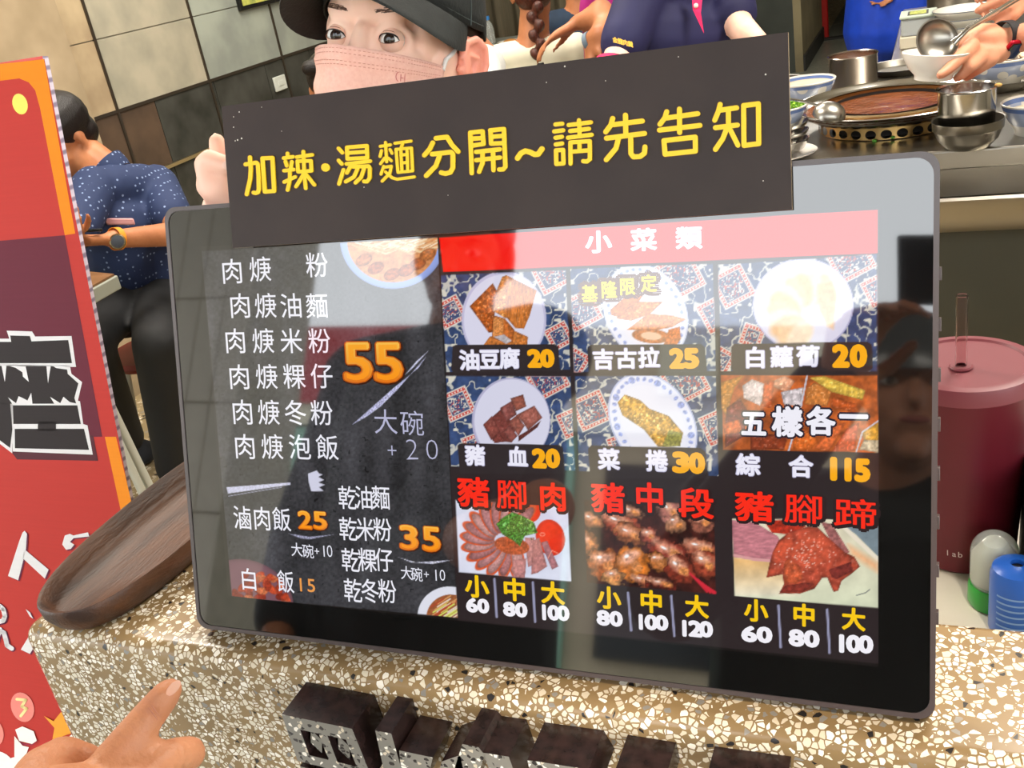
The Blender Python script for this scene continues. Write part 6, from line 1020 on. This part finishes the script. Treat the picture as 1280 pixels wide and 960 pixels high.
# ------------------------------------------------------------------ cook: only the hand, wrist and forearm reach into the picture from the right
def cook():
    h = lambda x, y, d=1.95: at(x, y, d); sh = np.array([.62, 2.05, 1.38]); el = np.array([.52, 2.12, 1.14]); wr = h(1262, 52, 1.98)
    J = stand(.72, 1.62, 90, 1.66); J.update(shR=np.array([.62, 1.72, 1.35]), shL=np.array([.66, 1.45, 1.35]), head=np.array([.66, 1.60, 1.55]), elR=np.array([.45, 2.0, 1.19]), elL=np.array([.55, 1.75, 1.2]), face=(-.5, .8, -.4))
    root = thing('person', 'cook at the right edge wearing a black smartwatch and holding a white bowl', 'person', (.72, 1.62, 0)); J = {k: np.asarray(v_, float) for k, v_ in J.items()}
    he, P, B = head(root, J['head'], J['face'], (0, 0, 1), SK, HAIR, 1., .006); E_ = he
    sh = (J['shL'] + J['shR']) / 2; E_ += [('c', sh, .06, P(0, .02, -.06), .05), ('c', J['shL'], .05, J['shR'], .05), ('c', sh - (0, 0, .1), .10, J['pelvis'], .10)]
    wr2 = h(1300, -16, 2.02)
    E_ += [('c', J['shR'], .046, J['elR'], .038), ('c', J['elR'], .038, wr, .026), ('c', J['shL'], .046, J['elL'], .038), ('c', J['elL'], .038, wr2, .025)] + hand_elems(wr2, h(1262, 2, 2.0) - wr2, CAM - wr2, 1., 1, 1.1)
    # the hand round the bowl
    A = lambda x, y, r, d=0.: (h(x, y, 1.95 + d), r); ch = lambda *q: [('c', a[0], a[1], b[0], b[1]) for a, b in zip(q, q[1:])]
    E_ += ch(A(1262, 52, .026, .03), A(1235, 50, .024, .01), A(1218, 48, .018)) + ch(A(1250, 66, .020, .01), A(1222, 68, .019), A(1206, 72, .014, -.01)) + ch(A(1240, 40, .017, .02), A(1222, 38, .014, .01), A(1204, 50, .0105, .01), A(1202, 58, .0085, .01))
    E_ += ch(A(1214, 58, .017, -.02), A(1196, 76, .0125, -.05), A(1184, 88, .0105, -.065), A(1175, 94, .0085, -.07)) + ch(A(1224, 72, .017, -.01), A(1212, 84, .0125, -.03), A(1204, 92, .010, -.02), A(1196, 98, .008, .0)) + ch(A(1238, 74, .016, .0), A(1222, 86, .0115, .0), A(1208, 96, .0095, .02))
    blob('body', E_, SK, root, .0045, 4)
    WH = MATS['white_shirt']; blob('shirt', [('c', J['shL'], .065, J['shR'], .065), ('c', sh - (0, 0, .12), .125, J['pelvis'], .125), ('c', J['shR'], .062, J['shR'] + (J['elR'] - J['shR']) * .6, .055), ('c', J['shL'], .062, J['shL'] + (J['elL'] - J['shL']) * .6, .055)], WH, root, .010, 4)
    blob('trousers', [('c', J['pelvis'] + (0, .07, 0), .10, (.72, 1.72, .1), .055), ('c', J['pelvis'] - (0, .07, 0), .10, (.72, 1.52, .1), .055)], MATS['black_trousers'], root, .012, 3)
    for y in (1.72, 1.52): blob('shoe', [('c', (.72, y, .045), .042, (.60, y, .04), .036)], SHOE, root, .008, 2)
    ax = nrm(wr - h(1226, 56, 1.96)); bc = h(1257, 46, 1.965); b = MB(); b.lathe([(.0285, -.011), (.0305, -.010), (.0305, .010), (.0285, .011)], bc, 32, ax=ax).build('watch_band', mat('black_rubber', '17181c', .6), root)
    wn = nrm(nrm(CAM - bc) * .75 + np.array([0, 0, -1.]) * .62 + .25 * ax); wn = nrm(wn - wn.dot(ax) * ax); cc = bc + wn * .031; sd = np.cross(ax, wn)
    MB().obox(cc, ax * .021, sd * .0245, wn * .005).build('watch_case', mat('red_watch_case', 'b3122c', .25, metal=.6), root, bevel=.004); MB().obox(cc + wn * .0048, ax * .0185, sd * .022, wn * .0015).build('watch_glass', mat('black_watch_glass', '050608', .05), root, bevel=.001)
    c = h(1168, 84, 1.95); axb = nrm(np.array([0, 0, 1.]) + .12 * CM[:, 0]); t = thing('soup_bowl', 'plain white soup bowl held in the hand of the cook above the wok', 'bowl', c)
    MB().lathe([(r_, z_ - .022) for r_, z_ in bowl_profile(.062, .050, .5)], c, 48, ax=axb).build('bowl_body', WHT, t, smooth=45); MB().lathe([(0, .012), (.054, .012)][::-1], c, 40, ax=axb).build('noodle_soup', mat('noodle_soup', 'b98a5c', .2, noise=.3, nscale=40), t)
    lc = h(1172, 50, 1.93); ta = nrm(nrm(CAM - lc) * .85 + np.array([0, 0, 1]) * .25 + CM[:, 0] * .35); t = thing('serving_ladle', 'round steel serving ladle with a long handle tipped over the white soup bowl', 'ladle', lc); r_ = .040
    MB().lathe([(r_ * math.sin(a), -r_ * .62 * math.cos(a)) for a in np.linspace(.02, math.pi / 2, 10)] + [(r_ * 1.03, .0012), (r_ * .96, .0012)] + [(r_ * .95 * math.sin(a), -r_ * .57 * math.cos(a)) for a in np.linspace(math.pi / 2 - .05, .02, 9)], lc, 36, ax=ta).build('ladle_bowl', MATS['satin_steel'], t, smooth=50)
    h0, h1, h2 = h(1192, 54, 1.915), h(1210, 36, 1.90), h(1282, -8, 1.97); MB().tube([h0, h0 * .6 + h1 * .4, h1, h2], [.009, .0055, .0048, .0055], 10).build('ladle_handle', STP, t)
cook()
# ------------------------------------------------------------------ customer whose hand points at the counter, and the photographer, both on the street side
def customer():
    D = .47; h = lambda x, y, d=0.: at(x, y, D + d); R_ = lambda px: px * D / F
    wr = h(20, 1075, -.07); el = np.array([-.62, -.10, 1.08]); ch = lambda *q: [('c', h(*a[:2], *(a[3:])), R_(a[2]), h(*b[:2], *(b[3:])), R_(b[2])) for a, b in zip(q, q[1:])]
    E_ = ch((213, 862, 16, .0), (208, 868, 19), (190, 890, 21.5), (162, 925, 24, -.005), (135, 960, 27, -.01), (105, 1010, 34, -.02), (60, 1050, 44, -.04)) + ch((236, 942, 23, .012), (212, 948, 25, .0), (170, 985, 30, -.015), (120, 1030, 40, -.03)) + ch((226, 968, 21, .02), (205, 985, 24, .012), (176, 1000, 26, .0)) + ch((112, 950, 20, .01), (80, 945, 26, .005), (50, 965, 30, -.01), (30, 1010, 38, -.03)) + ch((215, 1000, 20, .02), (180, 1020, 26, .0), (130, 1060, 34, -.03)) + ch((205, 1035, 19, .015), (160, 1060, 24, -.01), (110, 1080, 32, -.04))
    E_ += [('c', h(80, 1030, -.03), .026, wr, .028), ('c', wr, .026, el, .040)]; c = np.array([-.74, -.42]); sh = np.array([c[0], c[1], 1.42]); shR = sh + (.17, .06, 0); shL = sh + (-.20, -.06, -.02); pel = np.array([c[0], c[1] - .02, .93])
    root = thing('person', 'customer in a dark jacket whose hand points at the counter front from the lower left', 'person', (c[0], c[1], 0)); he, P, B = head(root, (c[0] + .01, c[1] + .03, 1.60), (.25, 1, -.25), (0, 0, 1), SK, HAIR, 1., .006)
    E_ += he + [('c', sh, .06, P(0, .02, -.06), .05), ('c', shL, .05, shR, .05), ('c', sh - (0, 0, .1), .10, pel, .10), ('c', shR, .048, el, .04)]; elL = shL + (-.08, .02, -.28); wrL = elL + (.08, .16, -.16); E_ += [('c', shL, .048, elL, .038), ('c', elL, .038, wrL, .026)] + hand_elems(wrL, wrL - elL, (0, 0, 1), 1., -1, .7)
    blob('body', E_, mat('pointing_hand_skin', 'c58862', .5, nscale=22, col2='b27450', sss=.1, bump=.35, bscale=240), root, .0026, 4, .6)
    nl = h(213.5, 859, -.0078); nm_ = nrm(CAM - nl); fd = nrm(h(213, 862) - h(190, 890)); nn = nrm(nm_ * .8 + nrm(h(240, 850) - h(200, 870)) * .6); MB().ell(h(213, 862, -.0035) + nn * .0031, (.0034, .0045, .0010), np.array([np.cross(fd, nn), fd, nn]).T, 16).build('fingernail', mat('nail_tan', 'd9a78e', .25), root)
    for a, b in (((188, 880), (200, 896)), ((185, 884), (197, 900)), ((168, 900), (184, 919))): 
        pa, pb = h(*a, -.0082), h(*b, -.0082)
        MB().tube([pa, (pa + pb) / 2 - nrm((pa + pb) / 2 - CAM) * .0002, pb], [.0001, .00035, .0001], 6).build('knuckle_crease', mat('crease_skin', 'b0745a', .6), root)
    JK = mat('charcoal_jacket', '232427', .7, noise=.25, nscale=9)
    blob('jacket', [('c', shL, .085, shR, .085), ('c', sh - (.06, 0, .12), .14, pel - (.06, 0, .05), .145), ('c', sh - (-.06, 0, .12), .14, pel - (-.06, 0, .05), .145), ('c', shR, .075, el, .062), ('c', el, .062, el + (wr - el) * .45, .05), ('c', shL, .078, elL, .062), ('c', elL, .062, elL + (wrL - elL) * .8, .048)], JK, root, .010, 4)
    blob('trousers', [('c', pel - (.08, 0, 0), .11, (c[0] - .1, c[1], .1), .06), ('c', pel + (.08, 0, 0), .11, (c[0] + .1, c[1], .1), .06)], MATS['black_trousers'], root, .012, 3)
    for q in (-.1, .1): blob('shoe', [('c', (c[0] + q, c[1] - .02, .022), .042, (c[0] + q, c[1] + .12, .016), .036)], SHOE, root, .008, 2)
    root2 = thing('person', 'photographer in a black jacket and grey helmet standing behind the phone camera', 'person', (-.10, -.5, 0)); c = np.array([-.10, -.50]); sh = np.array([c[0], c[1], 1.20]); shL = sh + (-.20, 0, 0); shR = sh + (.20, 0, 0); pel = np.array([c[0], c[1], .82])
    he, P, B = head(root2, (c[0] + .06, c[1] + .05, 1.385), (.1, 1, .05), (0, 0, 1), SK, None, 1., .007); wR = np.array([.07, -.10, 1.32]); wL = np.array([-.12, -.12, 1.32]); eR = np.array([.17, -.32, 1.08]); eL = np.array([-.33, -.32, 1.08])
    E_ = he + [('c', sh, .06, P(0, .02, -.06), .05), ('c', shL, .05, shR, .05), ('c', sh - (0, 0, .1), .10, pel, .10), ('c', shR, .048, eR, .038), ('c', eR, .038, wR, .026), ('c', shL, .048, eL, .038), ('c', eL, .038, wL, .026)] + hand_elems(wR, (-.1, .6, .75), (.7, -.7, 0), .95, -1, .5) + hand_elems(wL, (.4, .5, .7), (-.7, -.7, 0), .95, 1, .5)
    blob('body', E_, SK, root2, .006, 3); JB = mat('black_jacket', '131315', .6, noise=.3, nscale=8)
    blob('jacket', [('c', shL, .085, shR, .085), ('c', sh - (.07, 0, .12), .14, pel - (.07, 0, .05), .145), ('c', sh - (-.07, 0, .12), .14, pel - (-.07, 0, .05), .145), ('c', shR, .078, eR, .065), ('c', eR, .065, wR, .045), ('c', shL, .078, eL, .065), ('c', eL, .065, wL, .045)], JB, root2, .010, 4)
    blob('trousers', [('c', pel - (.08, 0, 0), .11, (c[0] - .1, c[1], .1), .06), ('c', pel + (.08, 0, 0), .11, (c[0] + .1, c[1], .1), .06)], MATS['black_trousers'], root2, .012, 3)
    for q in (-.1, .1): blob('shoe', [('c', (c[0] + q, c[1] - .02, .022), .042, (c[0] + q, c[1] + .12, .016), .036)], SHOE, root2, .008, 2)
    MB().lathe([(.118 * math.cos(a), .105 * math.sin(a)) for a in np.linspace(0, 1.55, 9)] + [(.0, .105)], (c[0] + .06, c[1] + .04, 1.40), 36).build('helmet', mat('grey_helmet', '6a6d70', .2, spec=.6), root2)
    t = thing('camera_phone', 'dark phone held up by the photographer', 'phone', (.0, -.03, 1.40)); M_ = CM; cc = CAM - CM[:, 2] * .022 + CM[:, 1] * .03 + CM[:, 0] * .02; MB().obox(cc, CM[:, 0] * .076, CM[:, 1] * .037, CM[:, 2] * .004).build('phone_body', mat('phone_back', '2a2c33', .25), t, bevel=.003)
customer()
